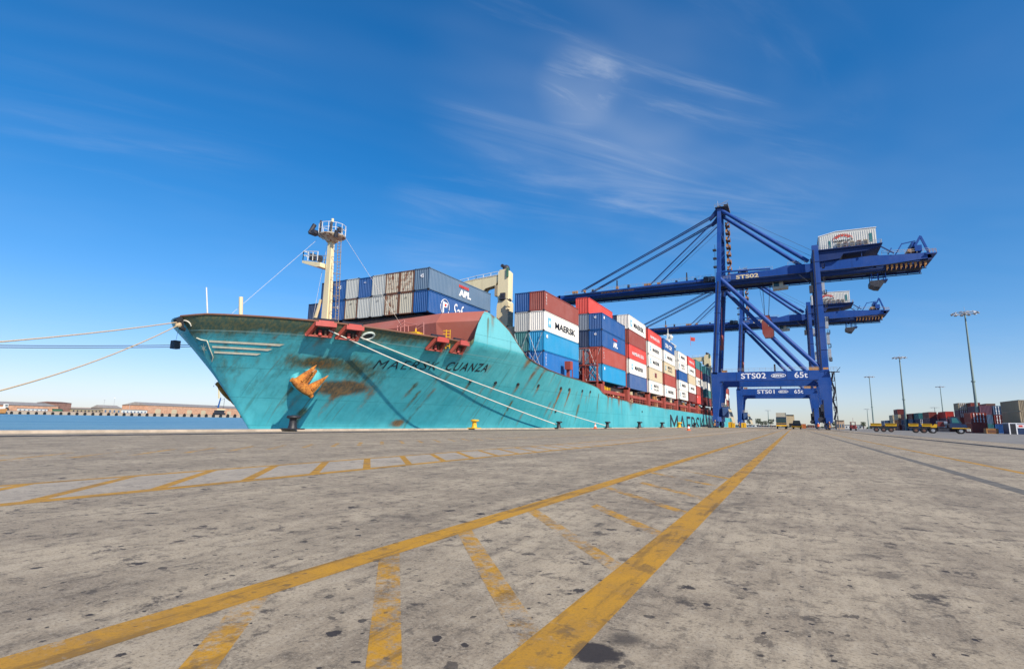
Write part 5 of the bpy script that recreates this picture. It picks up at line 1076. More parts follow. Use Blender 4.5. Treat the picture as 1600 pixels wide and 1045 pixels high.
# ------------------------------------------------------------------ vehicles
def wheel(parent, x, y, z, r, w, ax='y', rim='gal'):
    mb = MB(); d = Vector((0, w / 2, 0)) if ax == 'y' else Vector((w / 2, 0, 0)); c = Vector((x, y, z)); mb.tube(c - d, c + d, r, 20); mb2 = MB()
    o = bpy.data.objects.new('wheel', None); COL.objects.link(o); o.parent = parent; o.location = (x, y, z); o.empty_display_size = .3
    me = mb.mesh('tyre', [M['rubber']], (x, y, z)); part('tyre', me, o)
    mb2.tube(c - d * 1.06, c + d * 1.06, r * .52, 14); mb2.tube(c - d * 1.14, c + d * 1.14, r * .2, 10); part('rim', mb2.mesh('rim', [M[rim]], (x, y, z)), o)
def lp(mb, name, mats, parent):
    mats = [M[x] for x in (mats if isinstance(mats, (list, tuple)) else [mats])]; return part(name, mb.mesh(name, mats), parent)
TZ = .82
def yard_trailer(x, y, rz, label, L=12.4):
    R = thing('yard_trailer', label, 'trailer', (x, y, 0), 'yellow decked yard trailers', rz)
    mb = MB(); mb.box(-L / 2, L / 2, -1.2, -.2, .85, 1.28); mb.box(-L / 2, L / 2, .2, 1.2, .85, 1.28)
    for k in range(7): x_ = -L / 2 + .3 + k * (L - .6) / 6; mb.box(x_ - .1, x_ + .1, -1.2, 1.2, 1.05, 1.28)
    lp(mb, 'chassis', 'darksteel', R)
    for s in (-1, 1):
        for q in (-1, 1):
            mb = MB(); a, b_ = (.35, L / 2 - .2); mb.box(q * a, q * b_, s * 1.25 - .06, s * 1.25 + .06, 1.30, 1.72); mb.extr([(q * a, s * 1.2, 1.72), (q * b_, s * 1.2, 1.72), (q * b_, s * 1.45, 1.84), (q * a, s * 1.45, 1.84)], (0, 0, -.06)); lp(mb, 'guide_rail', 'yellow', R)
    for x_ in (-L / 2 + 1.2, -L / 2 + 2.5, -L / 2 + 3.8):
        for s in (-1, 1): wheel(R, x_, s * 1.0, .5, .5, .5, rim='c_brown')
    return R
pt = onZ(1390, 674.5, 0)
yd = 96.0
def at(u, v, Y): return onY(u, v, Y)
a = at(1361, 670, yd + 8); b_ = at(1414, 670, yd + 3)
def place_len(u0, u1, Y, f):                            # ends of a vehicle seen from u0 to u1
    return at(u0, 670, Y), at(u1, 670, Y)
p0, p1 = place_len(1359, 1403, 140, 0); 
yard_trailer((p0.x + p1.x) / 2, 140, radians(-6), 'yellow decked trailer, leftmost of the pair, standing alone on its wheels', L=(p1.x - p0.x) * 1.0)
p0, p1 = place_len(1420, 1457, 134, 0)
yard_trailer((p0.x + p1.x) / 2, 134, radians(-6), 'yellow decked trailer coupled behind the dark blue yard tractor', L=(p1.x - p0.x) * 1.05)
def yard_tractor(x, y, rz, label):
    R = thing('yard_tractor', label, 'truck', (x, y, 0), None, rz)
    mb = MB(); mb.box(-3.2, 2.4, -.45, .45, .7, 1.0); mb.box(-3.4, -2.2, -1.1, 1.1, 1.0, 1.12); mb.box(-1.6, .1, -1.1, -.6, .45, 1.0); lp(mb, 'chassis', 'darksteel', R)
    mb = MB(); mb.extr([(.2, -1.15, 1.1), (.2, -1.15, 1.9), (1.0, -1.15, 1.9), (2.55, -1.15, 1.75), (2.75, -1.15, 1.1)], (0, 2.3, 0)); lp(mb, 'bonnet', 'c_navy', R)
    mb = MB(); mb.extr([(.45, -.95, 1.9), (.45, -.95, 3.05), (1.35, -.95, 3.1), (1.95, -.95, 1.86)], (0, 1.5, 0)); lp(mb, 'cab', 'c_navy', R)
    mb = MB(); mb.extr([(.6, -.97, 2.0), (.6, -.97, 2.9), (1.25, -.97, 2.95), (1.7, -.97, 2.0)], (0, .02, 0)); mb.extr([(1.42, -.85, 2.98), (1.98, -.85, 1.95), (1.98, .45, 1.95), (1.42, .45, 2.98)], (.03, 0, .02)); lp(mb, 'cab_window', 'c_teal', R)
    mb = MB(); mb.box(.4, 1.4, -1.0, .6, 3.1, 3.18); mb.tube((.3, .9, 1.2), (.3, .9, 3.2), .09, 8); lp(mb, 'roof_and_exhaust', 'darksteel', R)
    mb = MB(); mb.box(.5, 3.0, -1.3, 1.3, .98, 1.12); mb.extr([(2.2, -1.3, 1.12), (3.0, -1.3, 1.12), (3.1, -1.3, .95), (2.3, -1.3, .95)], (0, 2.6, 0)); mb.extr([(-2.7, -1.2, 1.1), (-1.7, -1.2, 1.1), (-1.6, -1.2, 1.7), (-2.0, -1.2, 1.75), (-2.4, -1.2, 1.3)], (0, .2, 0)); lp(mb, 'yellow_bumper', 'yellow', R)
    mb = MB()
    for k in range(6): mb.box(2.55 + k * .09, 2.6 + k * .09, -1.32, -1.2, .5, .98)
    mb.box(2.95, 3.12, -1.25, 1.25, .5, .98); lp(mb, 'front_grille', 'whitepaint', R)
    mb = MB(); mb.box(-1.7, -.2, -.9, -.3, 1.15, 2.3); mb.tube((-.6, -.9, 1.9), (-.1, -.9, 1.9), .38, 12); lp(mb, 'air_tanks', 'c_dusty', R)
    mb = MB(); mb.box(-1.5, -.5, -1.0, -.9, 1.3, 2.2); lp(mb, 'red_locker', 'c_maroon', R)
    for x_ in (-2.3, 1.75):
        for s in (-1, 1): wheel(R, x_, s * .95, .55, .55, .4)
    return R
p0, p1 = place_len(1452, 1509, 127, 0); yard_tractor((p0.x + p1.x) / 2 + .1, 127, radians(-6), 'dark blue yard tractor with yellow bumper in front of the container stacks')
def end_on_truck(u, Y, w, h, label, name, body, s=1):
    p = at(u, 665, Y); R = thing(name, label, 'truck', (p.x, Y, 0))
    mb = MB(); mb.box(-w / 2, w / 2, 0, 2.2, 1.0, h * .72); mb.extr([(-w / 2, 0, 1.0), (w / 2, 0, 1.0), (w / 2, -.3, 1.0), (-w / 2, -.3, 1.0)], (0, 0, .9)); lp(mb, 'cab', 'c_navy' if body else 'c_slate', R)
    mb = MB(); mb.box(-w * .45, w * .45, -.06, 0, h * .38, h * .68); lp(mb, 'windscreen', 'glass', R)
    mb = MB(); mb.box(-w * .5, w * .5, -.45, -.3, .9, 1.35); mb.box(-w * .5, w * .5, -.35, 0, 1.75, 1.85); lp(mb, 'bumper', 'yellow', R)
    mb = MB(); mb.box(-w / 2, w / 2, 2.5, 12, 1.3, h); mb.box(-w * .48, w * .48, -.02, 2.5, h * .74, h); lp(mb, 'load' if body else 'fairing', body or 'c_tan', R)
    mb = MB(); mb.beam((-w / 2, -.1, 2.6), (-w / 2 - .7, -.2, 2.7), .1, .1); mb.box(-w / 2 - .9, -w / 2 - .6, -.3, -.1, 2.2, 3.1); lp(mb, 'mirror', 'black', R)
    for s_ in (-1, 1): wheel(R, s_ * w * .4, .6, .6, .6, .4, 'x')
    return R
end_on_truck(1221, 190, 2.9, 5.1, 'dark fronted truck with a yellow bumper and beige load driving under the portals', 'lorry', 'c_greige')
p = at(1234.5, 665, 215); R = thing('box_container_truck', 'pale beige box truck right beside the dark fronted truck', 'truck', (p.x, 215, 0)); 
mb = MB(); mb.box(-1.5, 1.5, 0, 9, 1.0, 5.0); lp(mb, 'box_body', 'c_beige', R); mb = MB(); mb.box(-1.3, 1.3, -.05, 0, 4.6, 5.0); mb.box(-.2, 1.0, -.05, 0, .9, 2.0); lp(mb, 'rear_opening', 'black', R)
for s_ in (-1, 1): wheel(R, s_ * 1.1, .9, .55, .55, .4, 'x')
p = at(1245, 665, 205); R = thing('yard_tractor', 'small dark yard tractor with yellow bumper right of the pale box truck', 'truck', (p.x, 205, 0))
mb = MB(); mb.extr([(-1.3, 0, 1.0), (1.4, 0, 1.0), (1.0, 0, 2.9), (-1.0, 0, 2.9)], (0, 2.2, 0)); lp(mb, 'cab', 'c_navy', R); mb = MB(); mb.box(-.9, .9, -.05, 0, 1.7, 2.7); lp(mb, 'windscreen', 'glass', R)
mb = MB(); mb.box(-1.5, 1.5, -.5, -.1, .6, 1.1); mb.box(-1.5, 1.6, 2, 8, 1.0, 1.3); lp(mb, 'bumper', 'yellow', R)
for s_ in (-1, 1): wheel(R, s_ * 1.1, .6, .5, .5, .4, 'x')
# forklift far right of the crane
p = at(1333.5, 668, 185); R = thing('forklift', 'small red forklift facing the camera right of the nearer crane', 'forklift', (p.x, 185, 0))
mb = MB(); mb.box(-.75, .75, 0, 2.0, .5, 1.5); lp(mb, 'body', 'c_scarlet', R); mb = MB()
for x_ in (-.6, .6):
    for y_ in (.2, 1.7): mb.beam((x_, y_, 1.5), (x_, y_, 2.4), .1, .1)
mb.box(-.7, .7, .1, 1.8, 2.4, 2.5); mb.beam((.1, .9, 2.5), (.1, .9, 3.7), .06, .06); lp(mb, 'roll_cage', 'c_maroon', R)
mb = MB(); mb.box(-.55, -.4, -.3, -.1, .1, 2.4); mb.box(.4, .55, -.3, -.1, .1, 2.4); mb.box(-.5, .5, -.25, -.15, 1.0, 1.15); lp(mb, 'lifting_mast', 'darksteel', R)
for x_ in (-.65, .65):
    for y_ in (.3, 1.7): wheel(R, x_, y_, .38, .38, .3, 'x')

# ------------------------------------------------------------------ people
def person(x, y, label, top='hivis', step=.25):
    R = thing('person', label, 'person', (x, y, 0))
    J = {'pel': (0, 0, .95), 'chest': (0, 0, 1.25), 'neck': (0, 0, 1.48), 'head': (0, -.02, 1.58), 'crown': (0, -.02, 1.72), 'ls': (-.19, 0, 1.42), 'le': (-.26, .03, 1.13), 'lh': (-.27, -.08, .88), 'rs': (.19, 0, 1.42), 're': (.26, .02, 1.13), 'rh': (.25, -.12, .90),
         'lk': (-.11, -step * .3, .50), 'lf': (-.12, -step * .3, .07), 'lt': (-.12, -step * .3 - .18, .04), 'rk': (.11, step * .1, .50), 'rf': (.12, step, .09), 'rt': (.12, step - .16, .04), 'lhip': (-.10, 0, .88), 'rhip': (.10, 0, .88)}
    E_ = [('pel', 'chest'), ('chest', 'neck'), ('neck', 'head'), ('head', 'crown'), ('neck', 'ls'), ('ls', 'le'), ('le', 'lh'), ('neck', 'rs'), ('rs', 're'), ('re', 'rh'), ('pel', 'lhip'), ('lhip', 'lk'), ('lk', 'lf'), ('lf', 'lt'), ('pel', 'rhip'), ('rhip', 'rk'), ('rk', 'rf'), ('rf', 'rt')]
    rad = dict(pel=.15, chest=.16, neck=.06, head=.095, crown=.07, ls=.065, le=.045, lh=.035, rs=.065, re=.045, rh=.035, lk=.06, lf=.045, lt=.04, rk=.06, rf=.045, rt=.04, lhip=.09, rhip=.09)
    ks = list(J); me = bpy.data.meshes.new('body'); me.from_pydata([J[k] for k in ks], [(ks.index(a), ks.index(b_)) for a, b_ in E_], []); o = bpy.data.objects.new('body', me); COL.objects.link(o)
    md = o.modifiers.new('s', 'SKIN'); o.modifiers.new('sub', 'SUBSURF').levels = 1
    for k, sv in zip(ks, me.skin_vertices[0].data): sv.radius = (rad[k], rad[k]); sv.use_root = (k == 'pel')
    bpy.context.view_layer.update(); dg = bpy.context.evaluated_depsgraph_get(); me2 = bpy.data.meshes.new_from_object(o.evaluated_get(dg)); bpy.data.objects.remove(o)
    me2.materials.clear()
    for m_ in (top, 'darkcloth', 'skin'): me2.materials.append(M[m_])
    for p_ in me2.polygons: z = p_.center.z; p_.material_index = 2 if z > 1.5 or (z < 1.0 and abs(p_.center.x) > .2) else (0 if z > .9 else 1); p_.use_smooth = True
    part('body', me2, R)
    mb = MB(); mb.lathe([(.12, 1.66), (.115, 1.72), (.07, 1.79), (.01, 1.80)], (0, -.02, 0), 12); lp(mb, 'helmet', 'lettering_white', R); return R
p = at(1279, 669, 150); person(p.x, 150, 'person in orange workwear walking beside the land-side crane leg')

# ------------------------------------------------------------------ container yard on the right
ylab = {}
def yard(u0, u1, Y, tiers, L=6.2, base=0, end=None, row='', W_=None, place=''):
    """stack whose sea-facing side begins at u0 and whose near end closes at u1"""
    a = at(u0, 668, Y + L); b_ = at(u1, 668, Y); x1 = b_.x
    near = x1 - (W_ or 2.44)
    for ti, c in enumerate(tiers):
        cc, d = c if isinstance(c, tuple) else (c, '')
        if cc is None: continue
        r = container(x1, Y, base + ti * 2.62, cc, ('%s container, %s tier, %s' % (CW[cc], ('ground', 'second', 'third', 'fourth')[ti], place)), L=L, Wd=W_ or 2.44, H=2.6, group='containers stacked in the yard', far=True)
        if d == 'rods':
            mb = MB()
            for k in range(4): x_ = -(W_ or 2.44) * (.2 + k * .2); mb.box(x_ - .045, x_ + .045, -.09, -.03, .12, 2.48); mb.box(x_ - .14, x_ + .14, -.10, -.03, .9 + .1 * (k % 2), 1.1 + .1 * (k % 2)); mb.box(x_ - .12, x_ + .12, -.10, -.03, 2.1, 2.25); mb.box(x_ - .12, x_ + .12, -.10, -.03, .3, .42)
            part('door_locking_bars', mb.mesh('door_locking_bars', [M['lettering_white']]), r)
def stack(u, Y, tiers, place, L=6.2, W_=2.6): yard(u, u, Y, tiers, L=L, place=place, W_=W_)
def YD(u, d): r = ray(u, 668); return d / (RW.transposed() @ Vector((r.x / r.y, 1, 0))).z
def dstack(u, d, tiers, place, L=12.2, W_=2.6): stack(u, YD(u, d), tiers, place, L, W_)
dstack(1544, 134, [('red', ''), ('red', 'rods')], 'stack nearest the tallest light mast', 6.2, 3.2)
dstack(1516, 190, [('tan', ''), ('maroon', ''), ('purple', 'rods'), ('tan', 'rods')], 'four high stack left of the tallest mast', 6.2, 2.7)
dstack(1553, 150, ['teal', 'slate', ('purple', '')], 'recessed stack right of the tallest mast', 12.2, 2.6)
dstack(1577, 150, [('blue', ''), ('maroon', 'rods'), ('slate', 'rods')], 'stack right of the recessed stack', 12.2, 3.0)
dstack(1624, 119, [('navy', ''), ('tan', ''), ('tan', '')], 'large stack cut by the right picture edge', 12.2, 3.0)
dstack(1536, 185, ['brown', 'green', ('maroon', ''), 'oxide'], 'back row stack just behind the tallest mast')
dstack(1560, 190, ['purple', 'navy', 'purple', 'brown'], 'back row stack above the recessed stack')
dstack(1482, 235, [('dusty', ''), ('dusty', ''), ('scarlet', '')], 'narrow stack behind the yard tractor cab')
dstack(1493, 205, ['maroon', 'purple', ('scarlet', '')], 'stack between tractor cab and four high stack')
dstack(1466, 215, [('purple', ''), ('purple', ''), ('oxide', '')], 'stack behind the tractor wheels')
dstack(1449, 230, ['blue', ('navy', 'rods'), ('teal', '')], 'fifth stack from the left end of the yard')
dstack(1438, 240, ['dusty', 'slate', 'oxide'], 'fourth stack from the left end of the yard')
dstack(1427, 250, ['purple', 'navy', 'red'], 'stack right beside the second tallest mast')
dstack(1415, 262, [('oxide', ''), ('orange', 'rods'), ('beige', ''), ('maroon', '')], 'four high stack behind the second tallest mast')
dstack(1406, 275, ['tan', 'beige', 'beige'], 'third stack from the left end of the yard')
dstack(1398, 285, ['green', 'slate'], 'second stack from the left end of the yard')
dstack(1391, 300, ['purple', 'dusty'], 'leftmost low stack of the yard')
# small things among the stacks
p = at(1551, 675, 165); mb = MB(); mb.box(p.x - 1.1, p.x + 1.1, 165, 167, 0, 1.15); mb.box(p.x - 1.15, p.x + 1.15, 164.95, 167.05, 1.15, 1.22); mb.box(p.x - .8, p.x + .8, 164.95, 165, .2, .9, 1); tag(mb.build('skip_bin', ['orange', 'c_frame_rust']), 'small orange bin on the ground between the red and the blue containers', 'bin')
p0, p1 = at(1578, 676, 158), at(1606, 676, 158); R = thing('site_hut', 'low white and blue hut with an open dark door at the right edge', 'hut', (p0.x, 158, 0))
mb = MB(); mb.box(0, p1.x - p0.x + 3, 0, 4, 0, 2.35); lp(mb, 'wall', 'c_navy', R); mb = MB(); mb.box(-.06, p1.x - p0.x + 3, -.06, 4.06, 2.35, 2.5); mb.box(-.05, .15, -.05, 0, 0, 2.35); mb.box(1.15, 1.35, -.05, 0, 0, 2.35); lp(mb, 'white_trim', 'lettering_white', R)
mb = MB(); mb.box(.15, 1.15, -.03, 0, .05, 2.2); lp(mb, 'door', 'black', R); mb = MB(); mb.box(1.4, 3.4, -.03, 0, 1.4, 2.2); lp(mb, 'window_panel', 'lettering_white', R)
mb = MB(); mb.box(1.6, 2.3, -.04, -.03, 1.6, 2.05); mb.box(2.5, 3.2, -.04, -.03, 1.6, 2.05); lp(mb, 'red_sign', 'lettering_red', R)

# ------------------------------------------------------------------ distance
def dist_box(name, u0, u1, v0, Y, depth, mat, label, cat_, roof=None, zb=0, group=None, extras=None):
    a = at(u0, v0, Y); b2 = at(u1, v0, Y); R = thing(name, label, cat_, ((a.x + b2.x) / 2, Y, 0), group); w = (b2.x - a.x) / 2; z = a.z
    mb = MB(); mb.box(-w, w, 0, depth, zb, z); lp(mb, 'wall', mat, R)
    mb = MB(); mb.box(-w * 1.03, w * 1.03, -depth * .03, depth * 1.03, z, z + (roof[1] if roof else .3)); lp(mb, 'roof', roof[0] if roof else 'roofgrey', R)
    if extras:
        n, m_ = extras; mb = MB()
        for k in range(n): x_ = -w + w * 2 * (k + .5) / n; mb.box(x_ - w / n * .4, x_ + w / n * .4, -.15, 0, z * .2, z * .6)
        lp(mb, 'openings', m_, R)
    return R
dist_box('harbour_office', 1307, 1319, 657, 330, 14, 'sand', 'flat beige building beyond the crane, right of its stairs', 'building', extras=(3, 'c_slate'))
dist_box('warehouse', 1320, 1352, 663.6, 640, 20, 'whitepaint', 'long low white shed behind the forklift', 'building', extras=(6, 'darksteel'))
dist_box('warehouse', 1182, 1213, 664.2, 700, 25, 'roofgrey', 'low grey shed on the horizon left of the dark fronted truck', 'building', extras=(8, 'darksteel'))
dist_box('warehouse', 1166, 1180, 664.0, 720, 25, 'whitepaint', 'short pale shed on the horizon right of the farther sea-side leg', 'building', extras=(3, 'darksteel'))
dist_box('warehouse', 1262, 1273, 663.8, 660, 20, 'brick2', 'low brown shed between the trucks and the farther land-side leg', 'building', extras=(3, 'darksteel'))
for i, (u, lab) in enumerate(((1243, 'leftmost of the far yellow-tan containers right of the trucks'), (1248.5, 'second of the far yellow-tan containers right of the trucks'), (1254, 'third of the far yellow-tan containers right of the trucks'), (1259.5, 'rightmost of the far yellow-tan containers right of the trucks'))):
    p = at(u, 666, 330); container(p.x, 330, 0, ('tan', 'beige', 'tan', 'orange')[i], lab, L=6, Wd=2.1, H=2.4, group='far containers under the portal', far=True)
# distant tree line and posts
def far_tree(u, Y, h, lab):
    p = at(u, 664, Y); R = thing('tree', lab, 'tree', (p.x, Y, 0), 'distant trees on the horizon'); mb = MB(); mb.tube((0, 0, 0), (0, 0, h * .5), .35, 6, .2)
    for k in range(4): a = k * 1.7; mb.tube((0, 0, h * .4), (cos(a) * h * .2, sin(a) * h * .2, h * .65), .15, 5, .06)
    lp(mb, 'trunk', 'brick2', R); mb = MB(); rnd = random.Random(int(u * 10))
    for k in range(420):
        a = rnd.uniform(0, 2 * pi); rr = h * .32 * sqrt(rnd.random()); zz_ = h * (.68 + rnd.uniform(-.28, .30)); c = Vector((cos(a) * rr, sin(a) * rr, zz_)); s_ = h * .045
        d1 = Vector((rnd.uniform(-1, 1), rnd.uniform(-1, 1), rnd.uniform(-1, 1))).normalized() * s_; d2 = Vector((rnd.uniform(-1, 1), rnd.uniform(-1, 1), rnd.uniform(-1, 1))).normalized() * s_
        mb.add([c - d1, c + d2, c + d1, c - d2], [(0, 1, 2, 3)])
    lp(mb, 'crown', 'leaf', R)
for i, (u, h) in enumerate(((1171.5, 9), (1185, 9), (1190.5, 6), (1196.5, 6.5), (1204.5, 8.5), (1303, 7), (1349, 7))):
    far_tree(u, 640, h, '%s tree from the left along the horizon beyond the cranes' % OW[i])
# low horizon hedge / scrub as one mass
mb = MB(); rnd = random.Random(4)
for x in range(0, 1100):
    x_ = -200 + x * 1.4; h = rnd.uniform(1.2, 3.2); y_ = 900 + rnd.uniform(0, 30); mb.add([(x_ - 1.4, y_, -.2), (x_ + 1.4, y_ + 1, -.2), (x_ + rnd.uniform(0, 1.4), y_, h), (x_ - rnd.uniform(0, 1.4), y_ + .8, h * .9)], [(0, 1, 2, 3)])
    mb.add([(x_ - 1, y_ + 2, -.2), (x_ + 1, y_ - 1, -.2), (x_ + .6, y_, h * .8), (x_ - .5, y_ + 1, h * .8)], [(0, 1, 2, 3)])
tag(mb.build('scrub', 'leaf'), kind='stuff')

# far side of the harbour: a vertical face A-B on the water line
FA, FB = onZ(0, 646.5, -2.3), onZ(392, 652.6, -2.3); ft = (FB - FA); ft.z = 0; FL = ft.length; ft.normalize(); fnn = Vector((-ft.y, ft.x, 0))
if fnn.dot(FA) < 0: fnn = -fnn
def fp(u, v):
    d = ray(u, v); k = (FA - Vector((0, 0, EYE))).dot(fnn) / d.dot(fnn); return d * k + Vector((0, 0, EYE))
def fs(u): return (fp(u, 640) - FA).dot(ft)
FROT = math.atan2(ft.y, ft.x)
def fthing(name, label, cat_, u, group=None, kind=None): p = FA + ft * fs(u); return thing(name, label, cat_, (p.x, p.y, 0), group, FROT)
SGN = 1 if Vector((-sin(FROT), cos(FROT), 0)).dot(fnn) > 0 else -1
mb = MB(); z1 = fp(0, 640.2).z
pa, pb2 = FA - ft * 900, FB + ft * 3000
mb.add([pa + Vector((0, 0, -1)), pb2 + Vector((0, 0, -1)), pb2 + Vector((0, 0, z1)), pa + Vector((0, 0, z1)), pb2 + fnn * 2500 + Vector((0, 0, z1)), pa + fnn * 2500 + Vector((0, 0, z1))], [(0, 1, 2, 3), (3, 2, 4, 5)])
tag(mb.build('far_quay', 'greyb'), kind='structure')
u = 5.0; i = 0; ten = None
while u < 392:
    w = (fs(u + 2.4) - fs(u - 2.4)) / 2; p = FA + ft * fs(u); zc = fp(u, 644.4 + u * .0160).z
    if ten is None:
        mb = MB()
        for (rr, t_) in ((1, 0),): mb.path([(cos(a) * .72, 0, sin(a) * .72) for a in [2 * pi * k / 20 for k in range(21)]], .34, 8)
        mb.tube((0, -.1, 0), (0, .3, 0), .5, 14); ten = mb.build('tyre_fender', 'rubber')
        o = ten
    else: o = ten.copy(); COL.objects.link(o)
    o.location = (p.x - fnn.x * .8, p.y - fnn.y * .8, zc); o.rotation_euler = (0, 0, FROT); o.scale = (w, 1.4, w)
    tag(o, 'dark round tyre fender in the row along the wall across the harbour', 'fender', 'tyre fenders on the far quay'); u += 13.2 - u * .006; i += 1
def far_building(name, u0, u1, vt, vb, depth, wall, roof, label, rh, doors=0, dmat='c_beige', rise=0, front=2):
    R = fthing(name, label, 'building', (u0 + u1) / 2); um = (u0 + u1) / 2; s0, s1, sm_ = fs(u0), fs(u1), fs(um); zt_ = fp(um, vt).z; zb = z1 - .2; y0 = front * SGN; y1 = (front + depth) * SGN; ro = (zt_ - zb) * rh
    mb = MB(); mb.box(s0 - sm_, s1 - sm_, y0, y1, zb, zt_ - ro); lp(mb, 'wall', wall, R)
    mb = MB(); o_ = 1.5; mb.add([(s0 - sm_ - o_, y0 - SGN, zt_ - ro), (s1 - sm_ + o_, y0 - SGN, zt_ - ro), (s1 - sm_ + o_, (y0 + y1) / 2, zt_), (s0 - sm_ - o_, (y0 + y1) / 2, zt_), (s0 - sm_ - o_, y1, zt_ - ro), (s1 - sm_ + o_, y1, zt_ - ro)], [(0, 1, 2, 3), (3, 2, 5, 4), (0, 3, 4), (1, 5, 2), (0, 4, 5, 1)]); lp(mb, 'roof', roof, R)
    for k in range(doors):
        x_ = s0 - sm_ + (s1 - s0) * (k + .6) / (doors + .2); w = (s1 - s0) / (doors) * .16; mb = MB(); h_ = (zt_ - ro - zb) * .62; mb.box(x_ - w, x_ + w, y0 - .4 * SGN, y0, zb, zb + h_ * .72); mb.extr([(x_ - w, y0 - .4 * SGN, zb + h_ * .72), (x_ + w, y0 - .4 * SGN, zb + h_ * .72), (x_ + w * .7, y0 - .4 * SGN, zb + h_ * .9), (x_ - w * .7, y0 - .4 * SGN, zb + h_ * .9)], (0, .4 * SGN, 0)); lp(mb, 'door', dmat if not (k == 4 and doors == 9) else 'black', R)
    return R
far_building('warehouse', -60, 92, 627.0, 641, 60, 'brick', 'roofgrey', 'long orange brick warehouse with grey roof at the far left', .40)
far_building('warehouse', 92, 113, 627.6, 642, 50, 'brick2', 'brick2', 'tall brown blockish building in the middle of the far quay', .12, front=4)
far_building('warehouse', 232, 420, 632.3, 650, 70, 'brick', 'roofgrey', 'long orange brick warehouse with pale doors behind the bow', .28, doors=9)
far_building('harbour_house', 162, 191, 633.0, 645, 30, 'sand', 'roofgrey', 'small cream house with dark hipped roof on the far quay', .40, doors=4, dmat='c_slate', front=2)
far_building('shed', 191, 231, 639.6, 647, 20, 'whitepaint', 'sand', 'low row of white sheds between house and orange warehouse', .12, doors=7, dmat='c_slate', front=1)
far_building('shed', 28, 75, 637.4, 643, 18, 'whitepaint', 'roofgrey', 'low grey shed in front of the far left warehouse', .15, doors=7, dmat='c_dusty', front=.8)
far_building('shed', 112, 160, 637.8, 645, 20, 'c_tan', 'roofgrey', 'low dark roofed shed between brown building and cream house', .2, doors=8, dmat='darksteel', front=.8)
far_building('shed', 83, 98, 637.8, 643, 18, 'c_green', 'roofgrey', 'tiny dark shed in front of the brown building', .2, front=.6)
mb = MB(); n_ = 60; pts = []
for k in range(n_ + 1):
    s_ = -700 + k * 60; z = 19 + 2.5 * sin(k * .31) + 1.6 * sin(k * .83 + 1); p = FA + ft * s_ + fnn * 420; pts += [p + Vector((0, 0, 1)), p + fnn * 120 + Vector((0, 0, z)), p + fnn * 700 + Vector((0, 0, z + 2))]
mb.add(pts, [(3 * k + j, 3 * k + 3 + j, 3 * k + 4 + j, 3 * k + 1 + j) for k in range(n_) for j in (0, 1)], 0, True); tag(mb.build('hills', 'sand'), kind='structure')
# harbour crane, tug and lamp posts across the water
R = fthing('mobile_harbour_crane', 'mobile harbour crane with cream jib standing across the water by the bow', 'crane', 346); s0 = fs(346); 
def fl(u, v, y=4): return Vector((fs(u) - s0, y * SGN, fp(u, v).z))
mb = MB(); mb.beam(fl(337, 586), fl(342.5, 622), 1.5, 1.5, 0, 4.2, 3); lp(mb, 'jib', 'cream', R)
mb = MB(); mb.beam(fl(342, 639), fl(345, 621), 3.2, 3.0, 0, 2.0, 2.0); mb.beam(fl(344, 640), fl(351, 640), 5, 3.0); lp(mb, 'tower', 'c_blue', R)
mb = MB(); a = fl(334, 640); bq2 = fl(353, 647); mb.box(a.x, bq2.x, 0, 8 * SGN, bq2.z, bq2.z + 3.5); mb.box(a.x + 4, bq2.x - 4, 1 * SGN, 7 * SGN, bq2.z + 3.5, a.z - 1); lp(mb, 'carriage', 'darksteel', R)
mb = MB(); a = fl(340, 638.5); bq2 = fl(352, 641); mb.box(a.x, bq2.x, -.5 * SGN, 6 * SGN, bq2.z, a.z); lp(mb, 'cabin', 'cream', R)
mb = MB(); mb.tube(fl(334, 590), fl(332, 602), .15, 4); mb.tube(fl(345, 621), fl(337, 586), .12, 4); mb.tube(fl(351, 622), fl(351, 640), .5, 5); mb.tube(fl(344, 626), fl(351, 622), .3, 5); lp(mb, 'ropes', 'ropedark', R)
mb = MB(); q = fl(332, 603); mb.lathe([(.2, 1.5), (1.2, .3), (.8, -1.2)], q, 8); lp(mb, 'hook_block', 'darksteel', R)
R = fthing('tug', 'small tug with orange hull at the left edge across the water', 'boat', 3); s0 = fs(3)
mb = MB(); a, b3 = fl(-9, 636, -8), fl(5.5, 645, -8); z0 = fp(3, 645.2).z; mb.extr([(a.x, -8 * SGN, z0), (b3.x - 2, -8 * SGN, z0), (b3.x, -8 * SGN, fp(5, 638).z), (a.x, -8 * SGN, fp(5, 639).z)], (0, 5 * SGN, 0)); lp(mb, 'hull', 'orange', R)
mb = MB(); mb.box(fl(-6, 640).x, fl(3, 640).x, -7 * SGN, -4 * SGN, fp(0, 638.8).z, fp(0, 635.5).z); mb.box(fl(1, 640).x, fl(7, 640).x, -7 * SGN, -4 * SGN, fp(0, 635.5).z, fp(0, 630.5).z); lp(mb, 'wheelhouse', 'white', R)
mb = MB(); mb.box(fl(2, 640).x, fl(6, 640).x, -7.2 * SGN, -7 * SGN, fp(0, 634).z, fp(0, 632).z); lp(mb, 'windows', 'glass', R)
for i, (u, v0, lab) in enumerate(((167.5, 625, 'thin lamp post on the far quay, left of the cream house lamp'), (183, 622, 'thin lamp post with white head above the cream house'), (208, 631, 'short thin post on the far quay right of the cream house'))):
    R = fthing('lamp_post', lab, 'lamp post', u, 'thin posts on the far quay'); zt_ = fp(u, v0).z; mb = MB(); mb.tube((0, 10 * SGN, 2), (0, 10 * SGN, zt_), .35, 6, .25); lp(mb, 'pole', 'gal', R); mb = MB(); mb.box(-1.2, 1.2, 9.5 * SGN, 10.5 * SGN, zt_ - .2, zt_ + (1.6 if i == 1 else .5)); lp(mb, 'lamp_head', 'lettering_white' if i == 1 else 'gal', R)

